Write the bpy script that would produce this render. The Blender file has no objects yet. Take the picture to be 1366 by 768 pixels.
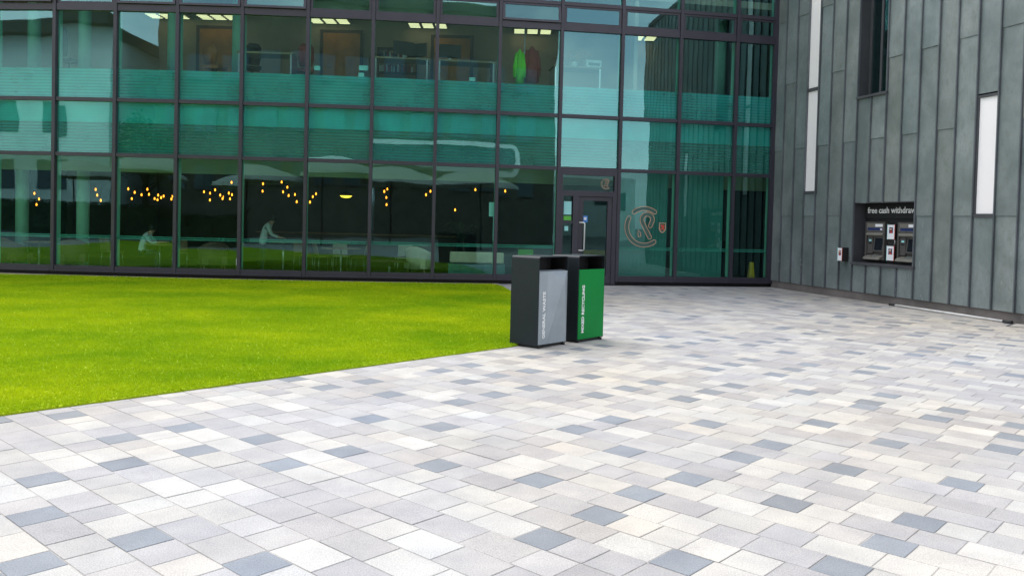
import bpy, math, random
import numpy as np
from mathutils import Vector, Matrix

random.seed(7)
R = math.radians
S = bpy.context.scene
COL = S.collection

# ------------------------------------------------------------------ camera
F_PX, PITCH, ROLL, CY, EYE = 1125.1387, 0.027246, -0.024914, 326.3056, 1.6


def cam_to_world(d):
    c, s = math.cos(ROLL), math.sin(ROLL)
    x, y, z = d[0] * c + d[2] * s, d[1], -d[0] * s + d[2] * c
    c, s = math.cos(PITCH), math.sin(PITCH)
    return Vector((x, y * c + z * s, -y * s + z * c))


cam = bpy.data.cameras.new('camera')
cam_ob = bpy.data.objects.new('camera', cam)
COL.objects.link(cam_ob)
r_, u_, b_ = cam_to_world((1, 0, 0)), cam_to_world((0, 0, 1)), -cam_to_world((0, 1, 0))
m3 = Matrix((r_, u_, b_)).transposed()
cam_ob.matrix_world = Matrix.Translation((0, 0, EYE)) @ m3.to_4x4()
cam.sensor_width = 36
cam.lens = F_PX / 1366 * 36
cam.shift_y = -(384 - CY) / 1366
cam.clip_start = 0.05
cam.clip_end = 3000
S.camera = cam_ob


def at(px, py, Y):
    """point of the place seen at photo pixel (px, py), on the upright plane y = Y"""
    d = cam_to_world(((px - 683) / F_PX, 1, -(py - CY) / F_PX))
    t = Y / d.y
    return Vector((d.x * t, Y, EYE + d.z * t))


def ground_at(px, py, z=0.0):
    d = cam_to_world(((px - 683) / F_PX, 1, -(py - CY) / F_PX))
    t = (z - EYE) / d.z
    return Vector((d.x * t, d.y * t, z))


# ------------------------------------------------------------------ sky, sun, exposure
SUN_EL, SUN_AZ = R(57), R(322)          # compass-like azimuth from +y, clockwise
w = bpy.data.worlds.new('World')
S.world = w
w.use_nodes = True
nt = w.node_tree
bg = nt.nodes['Background']
bg.inputs['Strength'].default_value = 0.125
sky = nt.nodes.new('ShaderNodeTexSky')
sky.sky_type = 'NISHITA'
sky.sun_disc = False
sky.sun_elevation = SUN_EL
sky.sun_rotation = SUN_AZ
sky.dust_density = 2.0
sky.ozone_density = 1.0
tc = nt.nodes.new('ShaderNodeTexCoord')
mp = nt.nodes.new('ShaderNodeMapping')
mp.inputs['Scale'].default_value = (1, 1, 2.2)
no = nt.nodes.new('ShaderNodeTexNoise')
no.inputs['Scale'].default_value = 2.6
no.inputs['Detail'].default_value = 9
no.inputs['Roughness'].default_value = 0.58
rp = nt.nodes.new('ShaderNodeValToRGB')
rp.color_ramp.elements[0].position = 0.40
rp.color_ramp.elements[0].color = (0.25, 0.25, 0.25, 1)
rp.color_ramp.elements[1].position = 0.60
rp.color_ramp.elements[1].color = (0.92, 0.92, 0.92, 1)
mx = nt.nodes.new('ShaderNodeMix')
mx.data_type = 'RGBA'
mx.inputs['B'].default_value = (7.6, 7.7, 8.0, 1)
nt.links.new(tc.outputs['Generated'], mp.inputs['Vector'])
nt.links.new(mp.outputs[0], no.inputs['Vector'])
nt.links.new(no.outputs['Fac'], rp.inputs[0])
nt.links.new(rp.outputs[0], mx.inputs['Factor'])
nt.links.new(sky.outputs[0], mx.inputs['A'])
nt.links.new(mx.outputs['Result'], bg.inputs['Color'])

sun = bpy.data.lights.new('sun', 'SUN')
sun.energy = 1.3
sun.angle = R(38)
sun.color = (1.0, 0.96, 0.9)
sun_ob = bpy.data.objects.new('sun', sun)
COL.objects.link(sun_ob)
sd = Vector((math.sin(SUN_AZ) * math.cos(SUN_EL), math.cos(SUN_AZ) * math.cos(SUN_EL), math.sin(SUN_EL)))
sun_ob.rotation_euler = sd.to_track_quat('Z', 'Y').to_euler()
sun_ob.location = sd * 50

S.view_settings.view_transform = 'Standard'
S.view_settings.look = 'None'
S.view_settings.gamma = 1
S.view_settings.exposure = 1.2
S.view_settings.use_curve_mapping = False
S.render.engine = 'CYCLES'
S.cycles.max_bounces = 10
S.cycles.transparent_max_bounces = 24
S.cycles.caustics_reflective = False
S.cycles.caustics_refractive = False


# ------------------------------------------------------------------ helpers
class MB:
    def __init__(self):
        self.v, self.f, self.m, self.s = [], [], [], []

    def face(self, pts, m=0, smooth=False):
        i = len(self.v)
        self.v += [tuple(p) for p in pts]
        self.f.append(tuple(range(i, i + len(pts))))
        self.m.append(m)
        self.s.append(smooth)

    def hexa(self, p, m=0):
        """p: 8 points, bottom loop then top loop"""
        i = len(self.v)
        self.v += [tuple(q) for q in p]
        for q in ((3, 2, 1, 0), (4, 5, 6, 7), (0, 1, 5, 4), (1, 2, 6, 5), (2, 3, 7, 6), (3, 0, 4, 7)):
            self.f.append(tuple(i + k for k in q))
            self.m.append(m)
            self.s.append(False)

    def box(self, x0, x1, y0, y1, z0, z1, m=0, rot=None, at=None):
        p = [Vector(q) for q in ((x0, y0, z0), (x1, y0, z0), (x1, y1, z0), (x0, y1, z0), (x0, y0, z1), (x1, y0, z1), (x1, y1, z1), (x0, y1, z1))]
        if rot is not None:
            p = [rot @ q for q in p]
        if at is not None:
            p = [q + Vector(at) for q in p]
        self.hexa(p, m)

    def loops(self, rings, m=0, smooth=True, closed=True, cap=True):
        i = len(self.v)
        n = len(rings[0])
        for r in rings:
            self.v += [tuple(q) for q in r]
        for a in range(len(rings) - 1):
            for b in range(n if closed else n - 1):
                c = (b + 1) % n
                self.f.append((i + a * n + b, i + a * n + c, i + (a + 1) * n + c, i + (a + 1) * n + b))
                self.m.append(m)
                self.s.append(smooth)
        if cap and closed:
            self.f.append(tuple(i + b for b in reversed(range(n))))
            self.f.append(tuple(i + (len(rings) - 1) * n + b for b in range(n)))
            self.m += [m, m]
            self.s += [False, False]

    def lathe(self, prof, n=16, at=(0, 0, 0), m=0, smooth=True):
        at = Vector(at)
        self.loops([[at + Vector((r * math.cos(2 * math.pi * k / n), r * math.sin(2 * math.pi * k / n), z)) for k in range(n)] for r, z in prof], m, smooth)

    def tube(self, path, r, n=8, m=0, smooth=True):
        path = [Vector(p) for p in path]
        rings = []
        for i, p in enumerate(path):
            d = (path[min(i + 1, len(path) - 1)] - path[max(i - 1, 0)]).normalized()
            up = Vector((0, 0, 1)) if abs(d.z) < 0.95 else Vector((1, 0, 0))
            a = d.cross(up).normalized()
            b = a.cross(d)
            rr = r[i] if isinstance(r, (list, tuple)) else r
            rings.append([p + a * rr * math.cos(2 * math.pi * k / n) + b * rr * math.sin(2 * math.pi * k / n) for k in range(n)])
        self.loops(rings, m, smooth)

    def mesh(self, name, mats, off=(0, 0, 0)):
        me = bpy.data.meshes.new(name)
        ox, oy, oz = off
        me.from_pydata([(x - ox, y - oy, z - oz) for x, y, z in self.v], [], self.f)
        for mt in (mats if isinstance(mats, (list, tuple)) else [mats]):
            me.materials.append(mt)
        me.polygons.foreach_set('material_index', self.m)
        me.polygons.foreach_set('use_smooth', self.s)
        me.update()
        return me

    def build(self, name, mats, parent=None, world=False, loc=None, rz=0):
        off = (0, 0, 0)
        if world and parent is not None:
            p = parent
            while p.parent is not None:
                p = p.parent
            off = p.location
        o = bpy.data.objects.new(name, self.mesh(name, mats, off))
        COL.objects.link(o)
        if parent is not None:
            o.parent = parent
        if loc is not None:
            o.location = loc
            o.rotation_euler.z = rz
        return o


def tag(o, label=None, cat=None, group=None, kind=None):
    if label:
        o['label'] = label
    if cat:
        o['category'] = cat
    if group:
        o['group'] = group
    if kind:
        o['kind'] = kind
    return o


def empty(name, loc, rz=0.0, label=None, cat=None, group=None):
    o = bpy.data.objects.new(name, None)
    o.empty_display_size = 0.2
    COL.objects.link(o)
    o.location = loc
    o.rotation_euler.z = rz
    return tag(o, label, cat, group)


def copy_tree(o, parent=None):
    c = o.copy()
    COL.objects.link(c)
    c.parent = parent
    for ch in list(o.children):
        copy_tree(ch, c)
    return c


def text_mesh(txt, size, extrude=0.002, bold=0.0, align='LEFT', space=1.0):
    cu = bpy.data.curves.new('lettering', 'FONT')
    cu.body = txt
    cu.size = size
    cu.extrude = extrude
    cu.offset = bold
    cu.align_x = align
    cu.space_character = space
    cu.resolution_u = 3
    o = bpy.data.objects.new('lettering', cu)
    COL.objects.link(o)
    dg = bpy.context.evaluated_depsgraph_get()
    me = bpy.data.meshes.new_from_object(o.evaluated_get(dg))
    bpy.data.objects.remove(o)
    bpy.data.curves.remove(cu)
    return me


def text_part(name, txt, size, mat, parent, origin, xdir, ydir, fit=None, **kw):
    """flat lettering: xdir reading direction, ydir up direction of the letters, in the parent's own space"""
    me = text_mesh(txt, size, **kw)
    xs = [v.co.x for v in me.vertices]
    k = 1.0
    if fit:
        k = fit / (max(xs) - min(xs))
    x0 = min(xs)
    X, Y = Vector(xdir).normalized(), Vector(ydir).normalized()
    Z = X.cross(Y)
    O = Vector(origin)
    for v in me.vertices:
        c = v.co
        v.co = O + X * (c.x - x0) * k + Y * c.y + Z * c.z
    me.materials.clear()
    me.materials.append(mat)
    o = bpy.data.objects.new(name, me)
    COL.objects.link(o)
    o.parent = parent
    return o


# ------------------------------------------------------------------ materials
def new_mat(name):
    m = bpy.data.materials.new(name)
    m.use_nodes = True
    t = m.node_tree
    return m, t, t.nodes['Principled BSDF'], t.nodes['Material Output']


def N(t, kind, **kw):
    n = t.nodes.new(kind)
    for k, v in kw.items():
        if k.startswith('i_'):
            n.inputs[k[2:].replace('_', ' ')].default_value = v
        else:
            setattr(n, k, v)
    return n


def mixc(t, fac, a, b, mode='MIX'):
    n = t.nodes.new('ShaderNodeMix')
    n.data_type = 'RGBA'
    n.blend_type = mode
    for sock, val in (('Factor', fac), ('A', a), ('B', b)):
        if hasattr(val, 'is_output'):
            t.links.new(val, n.inputs[sock])
        elif sock == 'Factor':
            n.inputs[sock].default_value = val
        else:
            n.inputs[sock].default_value = (*val[:3], 1)
    return n.outputs['Result']


def ramp(t, src, p0, p1, c0=(0, 0, 0), c1=(1, 1, 1)):
    n = t.nodes.new('ShaderNodeValToRGB')
    n.color_ramp.elements[0].position = p0
    n.color_ramp.elements[0].color = (*c0, 1)
    n.color_ramp.elements[1].position = p1
    n.color_ramp.elements[1].color = (*c1, 1)
    t.links.new(src, n.inputs[0])
    return n.outputs[0]


def noise(t, scale, detail=4, rough=0.55, vec=None, mscale=None, coord='Object'):
    n = N(t, 'ShaderNodeTexNoise')
    n.inputs['Scale'].default_value = scale
    n.inputs['Detail'].default_value = detail
    n.inputs['Roughness'].default_value = rough
    c = t.nodes.new('ShaderNodeTexCoord')
    v = c.outputs[coord]
    if mscale:
        mm = t.nodes.new('ShaderNodeMapping')
        mm.inputs['Scale'].default_value = mscale
        t.links.new(v, mm.inputs['Vector'])
        v = mm.outputs[0]
    t.links.new(v, n.inputs['Vector'])
    return n.outputs['Fac']


def bump(t, bsdf, h, strength=0.2, dist=0.01):
    b = t.nodes.new('ShaderNodeBump')
    b.inputs['Strength'].default_value = strength
    b.inputs['Distance'].default_value = dist
    t.links.new(h, b.inputs['Height'])
    t.links.new(b.outputs[0], bsdf.inputs['Normal'])


def simple(name, col, rough=0.6, metal=0.0, var=0.15, nscale=6.0, bmp=0.0, spec=0.5):
    m, t, b, o = new_mat(name)
    n = noise(t, nscale, 5)
    lo = tuple(c * (1 - var) for c in col)
    hi = tuple(min(1, c * (1 + var)) for c in col)
    t.links.new(ramp(t, n, 0.3, 0.7, lo, hi), b.inputs['Base Color'])
    b.inputs['Roughness'].default_value = rough
    b.inputs['Metallic'].default_value = metal
    b.inputs['Specular IOR Level'].default_value = spec
    if bmp:
        bump(t, b, noise(t, nscale * 12, 4), bmp, 0.004)
    return m


def emit(name, col, strength):
    m, t, b, o = new_mat(name)
    b.inputs['Base Color'].default_value = (*col, 1)
    b.inputs['Emission Color'].default_value = (*col, 1)
    b.inputs['Emission Strength'].default_value = strength
    return m


M = {}
M['frame'] = simple('dark_purple_grey_frame_paint', (0.036, 0.033, 0.048), 0.42, 0.0, 0.12, 2.0)
M['frame_dark'] = simple('black_frame_shadow_gap', (0.02, 0.02, 0.025), 0.6)
M['fin'] = simple('pale_inner_fin', (0.22, 0.58, 0.44), 0.5, 0, 0.05)
M['white'] = simple('white_paint', (0.78, 0.78, 0.76), 0.45, 0, 0.04)
M['steel'] = simple('brushed_steel', (0.62, 0.62, 0.62), 0.28, 0.9, 0.06, 20)
M['rubber'] = simple('black_rubber', (0.02, 0.02, 0.02), 0.7)
M['slab'] = simple('painted_slab_edge', (0.22, 0.27, 0.17), 0.7, 0, 0.1, 0.8)
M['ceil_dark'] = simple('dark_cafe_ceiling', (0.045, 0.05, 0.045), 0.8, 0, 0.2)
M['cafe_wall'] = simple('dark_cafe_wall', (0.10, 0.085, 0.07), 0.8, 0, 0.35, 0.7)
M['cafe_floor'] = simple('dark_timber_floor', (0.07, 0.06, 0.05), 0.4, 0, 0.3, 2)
M['office_wall'] = simple('beige_office_wall', (0.62, 0.45, 0.35), 0.85, 0, 0.08, 0.6)
M['office_ceil'] = simple('brown_office_ceiling', (0.42, 0.32, 0.26), 0.9, 0, 0.08, 0.6)
M['carpet'] = simple('grey_carpet', (0.12, 0.12, 0.13), 0.95)
M['door_wood'] = simple('orange_wood_door', (0.68, 0.24, 0.04), 0.45, 0, 0.2, 3)
M['door_trim'] = simple('dark_door_trim', (0.09, 0.035, 0.02), 0.5)
M['column'] = simple('white_round_column', (0.3, 0.58, 0.48), 0.6, 0, 0.05)
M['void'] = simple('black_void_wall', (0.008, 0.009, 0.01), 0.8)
M['plinth'] = simple('weathered_concrete_plinth', (0.15, 0.135, 0.125), 0.85, 0, 0.35, 1.6, 0.3)
M['charcoal'] = simple('charcoal_powder_coat', (0.012, 0.018, 0.023), 0.5, 0, 0.12, 4, 0.05, 0.25)
M['black'] = simple('matt_black', (0.01, 0.01, 0.011), 0.6)
M['greenpanel'] = simple('green_bin_panel', (0.001, 0.215, 0.04), 0.5, 0, 0.06, 3, 0, 0.2)
M['letter'] = simple('white_lettering', (0.86, 0.87, 0.86), 0.5, 0, 0.02)
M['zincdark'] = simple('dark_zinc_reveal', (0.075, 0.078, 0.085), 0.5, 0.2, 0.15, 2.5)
M['joint'] = simple('grey_sand_joint', (0.36, 0.34, 0.31), 0.95, 0, 0.25, 9)
M['asphalt'] = simple('grey_yard', (0.22, 0.22, 0.22), 0.95, 0, 0.15, 0.7)
M['gravel'] = simple('beige_gravel', (0.42, 0.36, 0.26), 0.95, 0, 0.45, 22, 0.6)
M['tan'] = simple('tan_upholstery', (0.13, 0.075, 0.05), 0.8, 0, 0.1)
M['cream'] = simple('cream_cushion', (0.66, 0.62, 0.45), 0.8, 0, 0.08)
M['teal'] = simple('teal_upholstery', (0.05, 0.18, 0.17), 0.8)
M['wood'] = simple('light_timber', (0.38, 0.25, 0.13), 0.5, 0, 0.2, 5)
M['skin'] = simple('skin', (0.50, 0.30, 0.21), 0.6, 0, 0.05)
M['shirt'] = simple('pale_shirt', (0.60, 0.68, 0.70), 0.85, 0, 0.06)
M['trousers'] = simple('dark_trousers', (0.03, 0.035, 0.05), 0.85)
M['hair'] = simple('dark_hair', (0.02, 0.015, 0.012), 0.7)
M['hivis'] = simple('hi_vis_yellow_green', (0.22, 0.85, 0.03), 0.7, 0, 0.06)
M['maroon'] = simple('maroon_cloth', (0.34, 0.03, 0.025), 0.8)
M['red'] = simple('red_plastic', (0.45, 0.03, 0.02), 0.5)
M['yellow'] = simple('yellow_plastic', (0.72, 0.48, 0.03), 0.5)
M['orange'] = simple('orange_plastic', (0.6, 0.16, 0.02), 0.5)
M['lime'] = simple('lime_plastic', (0.12, 0.5, 0.06), 0.5)
M['blue'] = simple('blue_print', (0.05, 0.22, 0.62), 0.5)
M['navy'] = simple('navy_print', (0.02, 0.035, 0.12), 0.4)
M['paper'] = simple('white_paper', (0.82, 0.83, 0.85), 0.7, 0, 0.03)
M['cyan'] = simple('pale_cyan_notice', (0.35, 0.75, 0.75), 0.6, 0, 0.05)
M['redprint'] = simple('red_print', (0.62, 0.07, 0.04), 0.6)
M['atm_body'] = simple('grey_cash_machine_plastic', (0.085, 0.08, 0.076), 0.4, 0, 0.1)
M['atm_light'] = simple('silver_cash_machine_trim', (0.20, 0.19, 0.165), 0.4, 0.1, 0.1)
M['screen'] = simple('dark_screen', (0.012, 0.014, 0.02), 0.12)
M['blind'] = simple('green_grey_vertical_blind', (0.05, 0.25, 0.225), 0.8, 0, 0.15, 1.2)
M['copper'] = simple('copper_outline_film', (0.55, 0.34, 0.23), 0.5, 0, 0.05)
M['logofill'] = simple('brown_logo_fill', (0.06, 0.13, 0.11), 0.6)
M['leafdark'] = simple('dark_plant_leaves', (0.03, 0.06, 0.025), 0.6)
M['brick'] = simple('brown_brick_block', (0.10, 0.085, 0.07), 0.9, 0, 0.2, 1.5)
M['render'] = simple('pale_rendered_block', (0.74, 0.78, 0.75), 0.9, 0, 0.1, 0.4)
M['darkroof'] = simple('dark_eaves', (0.03, 0.03, 0.035), 0.7)
M['canopy'] = simple('grey_parasol_fabric', (0.48, 0.46, 0.42), 0.85, 0, 0.08, 0.8)
M['bark'] = simple('grey_bark', (0.1, 0.08, 0.06), 0.9)
M['leaf'] = simple('tree_leaves', (0.05, 0.10, 0.03), 0.6, 0, 0.35, 0.8)
M['winpane'] = simple('reflective_window', (0.07, 0.10, 0.12), 0.06)
M['bulb'] = emit('amber_bulb', (1.0, 0.27, 0.02), 3.2)
M['dome'] = emit('yellow_dome_glow', (1.0, 0.62, 0.05), 1.6)
M['tube_light'] = emit('fluorescent_slats', (1.0, 0.80, 0.46), 0.8)
M['pole_white'] = simple('dulled_white_paint', (0.56, 0.56, 0.54), 0.5)
M['lightpanel'] = simple('white_translucent_panel', (0.86, 0.84, 0.84), 0.35, 0, 0.02, 1.0)


def glass_mat(name, tint, refl=0.2, wob=0.25):
    m, t, b, o = new_mat(name)
    t.nodes.remove(b)
    tr = N(t, 'ShaderNodeBsdfTransparent')
    tr.inputs[0].default_value = (*tint, 1)
    gl = N(t, 'ShaderNodeBsdfGlossy')
    gl.inputs['Color'].default_value = (0.42, 0.84, 0.86, 1)
    gl.inputs['Roughness'].default_value = 0.012
    lw = N(t, 'ShaderNodeLayerWeight')
    lw.inputs['Blend'].default_value = 0.5
    geo = N(t, 'ShaderNodeNewGeometry')
    pw = N(t, 'ShaderNodeMath', operation='POWER')
    t.links.new(lw.outputs['Facing'], pw.inputs[0])
    pw.inputs[1].default_value = 4.0
    ma = N(t, 'ShaderNodeMath', operation='MULTIPLY_ADD')
    t.links.new(pw.outputs[0], ma.inputs[0])
    ma.inputs[1].default_value = 1 - refl
    ma.inputs[2].default_value = refl
    inv = N(t, 'ShaderNodeMath', operation='SUBTRACT')
    inv.inputs[0].default_value = 1.0
    t.links.new(geo.outputs['Backfacing'], inv.inputs[1])
    fm = N(t, 'ShaderNodeMath', operation='MULTIPLY')
    t.links.new(ma.outputs[0], fm.inputs[0])
    t.links.new(inv.outputs[0], fm.inputs[1])
    h = noise(t, 0.55, 2, 0.4)
    bp = N(t, 'ShaderNodeBump')
    bp.inputs['Strength'].default_value = wob
    bp.inputs['Distance'].default_value = 0.012
    t.links.new(h, bp.inputs['Height'])
    t.links.new(bp.outputs[0], gl.inputs['Normal'])
    mx = N(t, 'ShaderNodeMixShader')
    t.links.new(fm.outputs[0], mx.inputs[0])
    t.links.new(tr.outputs[0], mx.inputs[1])
    t.links.new(gl.outputs[0], mx.inputs[2])
    t.links.new(mx.outputs[0], o.inputs[0])
    return m


M['glass'] = glass_mat('teal_solar_glass', (0.75, 0.90, 0.87), 0.20, 0.4)
M['glass_low'] = glass_mat('clear_green_glass', (0.78, 0.90, 0.85), 0.095, 0.4)
M['glass_clear'] = glass_mat('door_glass', (0.72, 0.80, 0.78), 0.05)


def frit(name, col, lo, hi, period=0.075, duty=0.5):
    """dotted or lined ceramic print on the glass: horizontal lines of partly see-through colour"""
    m, t, b, o = new_mat(name)
    nv = noise(t, 0.9, 5, 0.65)
    t.links.new(ramp(t, nv, 0.3, 0.7, tuple(q * 0.72 for q in col), tuple(q * 1.2 for q in col)), b.inputs['Base Color'])
    b.inputs['Roughness'].default_value = 0.8
    c = N(t, 'ShaderNodeTexCoord')
    sp = N(t, 'ShaderNodeSeparateXYZ')
    t.links.new(c.outputs['Object'], sp.inputs[0])
    d = N(t, 'ShaderNodeMath', operation='DIVIDE')
    t.links.new(sp.outputs['Z'], d.inputs[0])
    d.inputs[1].default_value = period
    fr = N(t, 'ShaderNodeMath', operation='FRACT')
    t.links.new(d.outputs[0], fr.inputs[0])
    g = N(t, 'ShaderNodeMath', operation='GREATER_THAN')
    t.links.new(fr.outputs[0], g.inputs[0])
    g.inputs[1].default_value = duty
    mr = N(t, 'ShaderNodeMapRange')
    t.links.new(g.outputs[0], mr.inputs['Value'])
    mr.inputs['To Min'].default_value = lo
    mr.inputs['To Max'].default_value = hi
    tr = N(t, 'ShaderNodeBsdfTransparent')
    mx = N(t, 'ShaderNodeMixShader')
    t.links.new(mr.outputs[0], mx.inputs[0])
    t.links.new(tr.outputs[0], mx.inputs[1])
    t.links.new(b.outputs[0], mx.inputs[2])
    t.links.new(mx.outputs[0], o.inputs[0])
    return m


M['frit_desk'] = frit('frosted_lined_film', (0.07, 0.60, 0.60), 0.46, 0.64)
M['frit_top'] = frit('solid_frosted_film', (0.05, 0.66, 0.62), 0.68, 0.72)
M['frit_low'] = frit('sparse_lined_film', (0.08, 0.43, 0.38), 0.30, 0.54)
M['frit_band'] = frit('safety_band_film', (0.10, 0.50, 0.42), 0.5, 0.5)


def paver_mat():
    m, t, b, o = new_mat('sawn_granite_pavers')
    a = N(t, 'ShaderNodeAttribute', attribute_name='tile')
    sp = noise(t, 130, 2, 0.75)
    spk = ramp(t, sp, 0.36, 0.66, (0.80, 0.80, 0.81), (1.20, 1.20, 1.19))
    c = mixc(t, 1.0, a.outputs['Color'], spk, 'MULTIPLY')
    cl = noise(t, 3.2, 5, 0.6)
    c = mixc(t, 1.0, c, ramp(t, cl, 0.32, 0.68, (0.86, 0.86, 0.87), (1.07, 1.06, 1.04)), 'MULTIPLY')
    big = noise(t, 0.16, 4, 0.6)
    c = mixc(t, 1.0, c, ramp(t, big, 0.42, 0.66, (0.98, 0.985, 1.0), (1.0, 0.935, 0.83)), 'MULTIPLY')
    dirt = noise(t, 1.1, 6, 0.7)
    c = mixc(t, ramp(t, dirt, 0.56, 0.76, (0, 0, 0), (0.42, 0.42, 0.42)), c, (0.27, 0.245, 0.21))
    t.links.new(c, b.inputs['Base Color'])
    b.inputs['Roughness'].default_value = 0.72
    b.inputs['Specular IOR Level'].default_value = 0.3
    bump(t, b, sp, 0.25, 0.002)
    return m


M['paver'] = paver_mat()


def zinc_mat():
    m, t, b, o = new_mat('patinated_zinc')
    a = N(t, 'ShaderNodeAttribute', attribute_name='panel')
    n1 = noise(t, 1.6, 5, 0.6, mscale=(1, 1, 0.7))
    c = ramp(t, n1, 0.36, 0.66, (0.175, 0.208, 0.204), (0.265, 0.300, 0.296))
    c = mixc(t, 1.0, c, a.outputs['Color'], 'MULTIPLY')
    n2 = noise(t, 14, 6, 0.7, mscale=(1, 1, 0.5))
    c = mixc(t, ramp(t, n2, 0.50, 0.72, (0, 0, 0), (0.6, 0.6, 0.6)), c, (0.16, 0.185, 0.155))
    # pale scuffs and drips, only on the lower, touched part of the wall
    n3 = noise(t, 9, 4, 0.8, mscale=(1, 1, 0.25))
    cz = N(t, 'ShaderNodeTexCoord')
    sz = N(t, 'ShaderNodeSeparateXYZ')
    t.links.new(cz.outputs['Object'], sz.inputs[0])
    hz = N(t, 'ShaderNodeMapRange')
    t.links.new(sz.outputs['Z'], hz.inputs['Value'])
    hz.inputs['From Min'].default_value = 2.6
    hz.inputs['From Max'].default_value = 0.8
    sc = N(t, 'ShaderNodeMath', operation='MULTIPLY')
    t.links.new(ramp(t, n3, 0.62, 0.70, (0, 0, 0), (0.75, 0.75, 0.75)), sc.inputs[0])
    t.links.new(hz.outputs[0], sc.inputs[1])
    c = mixc(t, sc.outputs[0], c, (0.38, 0.42, 0.42))
    t.links.new(c, b.inputs['Base Color'])
    b.inputs['Metallic'].default_value = 0.35
    rr = noise(t, 5, 4, 0.6)
    t.links.new(ramp(t, rr, 0.3, 0.7, (0.38, 0.38, 0.38), (0.58, 0.58, 0.58)), b.inputs['Roughness'])
    h = noise(t, 2.3, 3, 0.5, mscale=(1, 1, 0.8))
    bump(t, b, h, 0.5, 0.02)
    return m


M['zinc'] = zinc_mat()


def lawn_mats():
    out = []
    for nm, k in (('mown_turf', 1.0), ('grass_blades', 1.12)):
        m, t, b, o = new_mat(nm)
        n1 = noise(t, 0.42, 7, 0.66, mscale=(0.9, 1.2, 1), coord='Object')
        c = ramp(t, n1, 0.32, 0.68, (0.20 * k, 0.36 * k, 0.005), (0.43 * k, 0.52 * k, 0.008))
        n2 = noise(t, 26, 5, 0.7)
        c = mixc(t, 1.0, c, ramp(t, n2, 0.3, 0.7, (0.82, 0.86, 0.8), (1.14, 1.10, 1.06)), 'MULTIPLY')
        n3 = noise(t, 3.1, 5, 0.75)
        c = mixc(t, ramp(t, n3, 0.62, 0.85, (0, 0, 0), (0.25, 0.25, 0.25)), c, (0.55 * k, 0.52 * k, 0.05))
        t.links.new(c, b.inputs['Base Color'])
        b.inputs['Roughness'].default_value = 0.75
        b.inputs['Specular IOR Level'].default_value = 0.15
        if nm == 'mown_turf':
            bump(t, b, noise(t, 60, 5, 0.7), 0.8, 0.03)
        else:
            tl = N(t, 'ShaderNodeBsdfTranslucent')
            t.links.new(c, tl.inputs[0])
            mx = N(t, 'ShaderNodeMixShader')
            mx.inputs[0].default_value = 0.35
            t.links.new(b.outputs[0], mx.inputs[1])
            t.links.new(tl.outputs[0], mx.inputs[2])
            t.links.new(mx.outputs[0], o.inputs[0])
        out.append(m)
    return out


M['turf'], M['blade'] = lawn_mats()

# ------------------------------------------------------------------ plan of the place
FK = (-1.71059475e-04, 5.85534329e-03, 1.48412308e-01, 2.15870124e+01)


def FY(x):
    x = max(-16, min(12, x))
    return ((FK[0] * x + FK[1]) * x + FK[2]) * x + FK[3]


MX = [-14.5, -12.94, -11.37, -9.85, -8.33, -6.76, -5.17, -3.58, -2.0, -0.43, 1.15, 2.74, 4.31, 5.87, 6.98, 8.4, 9.9]
MP = [Vector((x, FY(x), 0)) for x in MX]
NB = len(MP) - 1
P0 = Vector((7.073738, 22.6, 0))
DR = Vector((0.25784606, -0.96618601, 0))
NR = Vector((-0.96618601, -0.25784606, 0))


def W(s, off, z):
    return P0 + DR * s + NR * off + Vector((0, 0, z))


def wbox(mb, s0, s1, o0, o1, z0, z1, m=0):
    mb.hexa([W(s0, o1, z0), W(s1, o1, z0), W(s1, o0, z0), W(s0, o0, z0), W(s0, o1, z1), W(s1, o1, z1), W(s1, o0, z1), W(s0, o0, z1)], m)


def bay(i):
    A, B = MP[i], MP[i + 1]
    t = (B - A).normalized()
    n = Vector((t.y, -t.x, 0))
    return A, t, n, (B - A).length


def fbox(mb, i, a0, a1, z0, z1, n0, n1, m=0):
    A, t, n, L = bay(i)
    if a1 <= 0:
        a1 = L + a1
    p = lambda a, nn, z: A + t * a + n * nn + Vector((0, 0, z))
    mb.hexa([p(a0, n1, z0), p(a1, n1, z0), p(a1, n0, z0), p(a0, n0, z0), p(a0, n1, z1), p(a1, n1, z1), p(a1, n0, z1), p(a0, n0, z1)], m)


# ------------------------------------------------------------------ ground, paving, lawn
mb = MB()
mb.face([(-600, -600, -0.06), (600, -600, -0.06), (600, 600, -0.06), (-600, 600, -0.06)])
tag(mb.build('ground', M['asphalt']), kind='structure')

# lawn outline
YAW = R(-42.0)
ca, sa = math.cos(YAW), math.sin(YAW)
LB = Vector((0.6807, 0.7325, 0)).normalized()       # along the paved front edge of the lawn
e0 = Vector((-3.92, 6.48, 0))
front = [e0 - LB * 16, e0, e0 + LB * 2.9, Vector((0.02, 10.72, 0))]
right = [Vector((0.22, 11.05, 0)), Vector((0.36, 11.6, 0)), Vector((0.46, 13.0, 0)), Vector((0.46, 15.0, 0)), Vector((0.36, 17.2, 0)), Vector((0.0, 19.25, 0)), Vector((-0.2, 20.6, 0)), Vector((-0.42, 21.15, 0))]
back = [Vector((x, FY(x) - 0.30, 0)) for x in np.linspace(-0.55, -15, 40)]
lawn_poly = front + right + back + [Vector((-22, FY(-15), 0)), Vector((-22, -6, 0))]


def inside(poly, X, Y):
    px = np.array([p.x for p in poly])
    py = np.array([p.y for p in poly])
    res = np.zeros(X.shape, bool)
    j = len(px) - 1
    for i in range(len(px)):
        c = ((py[i] > Y) != (py[j] > Y)) & (X < (px[j] - px[i]) * (Y - py[i]) / (py[j] - py[i] + 1e-12) + px[i])
        res ^= c
        j = i
    return res


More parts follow.
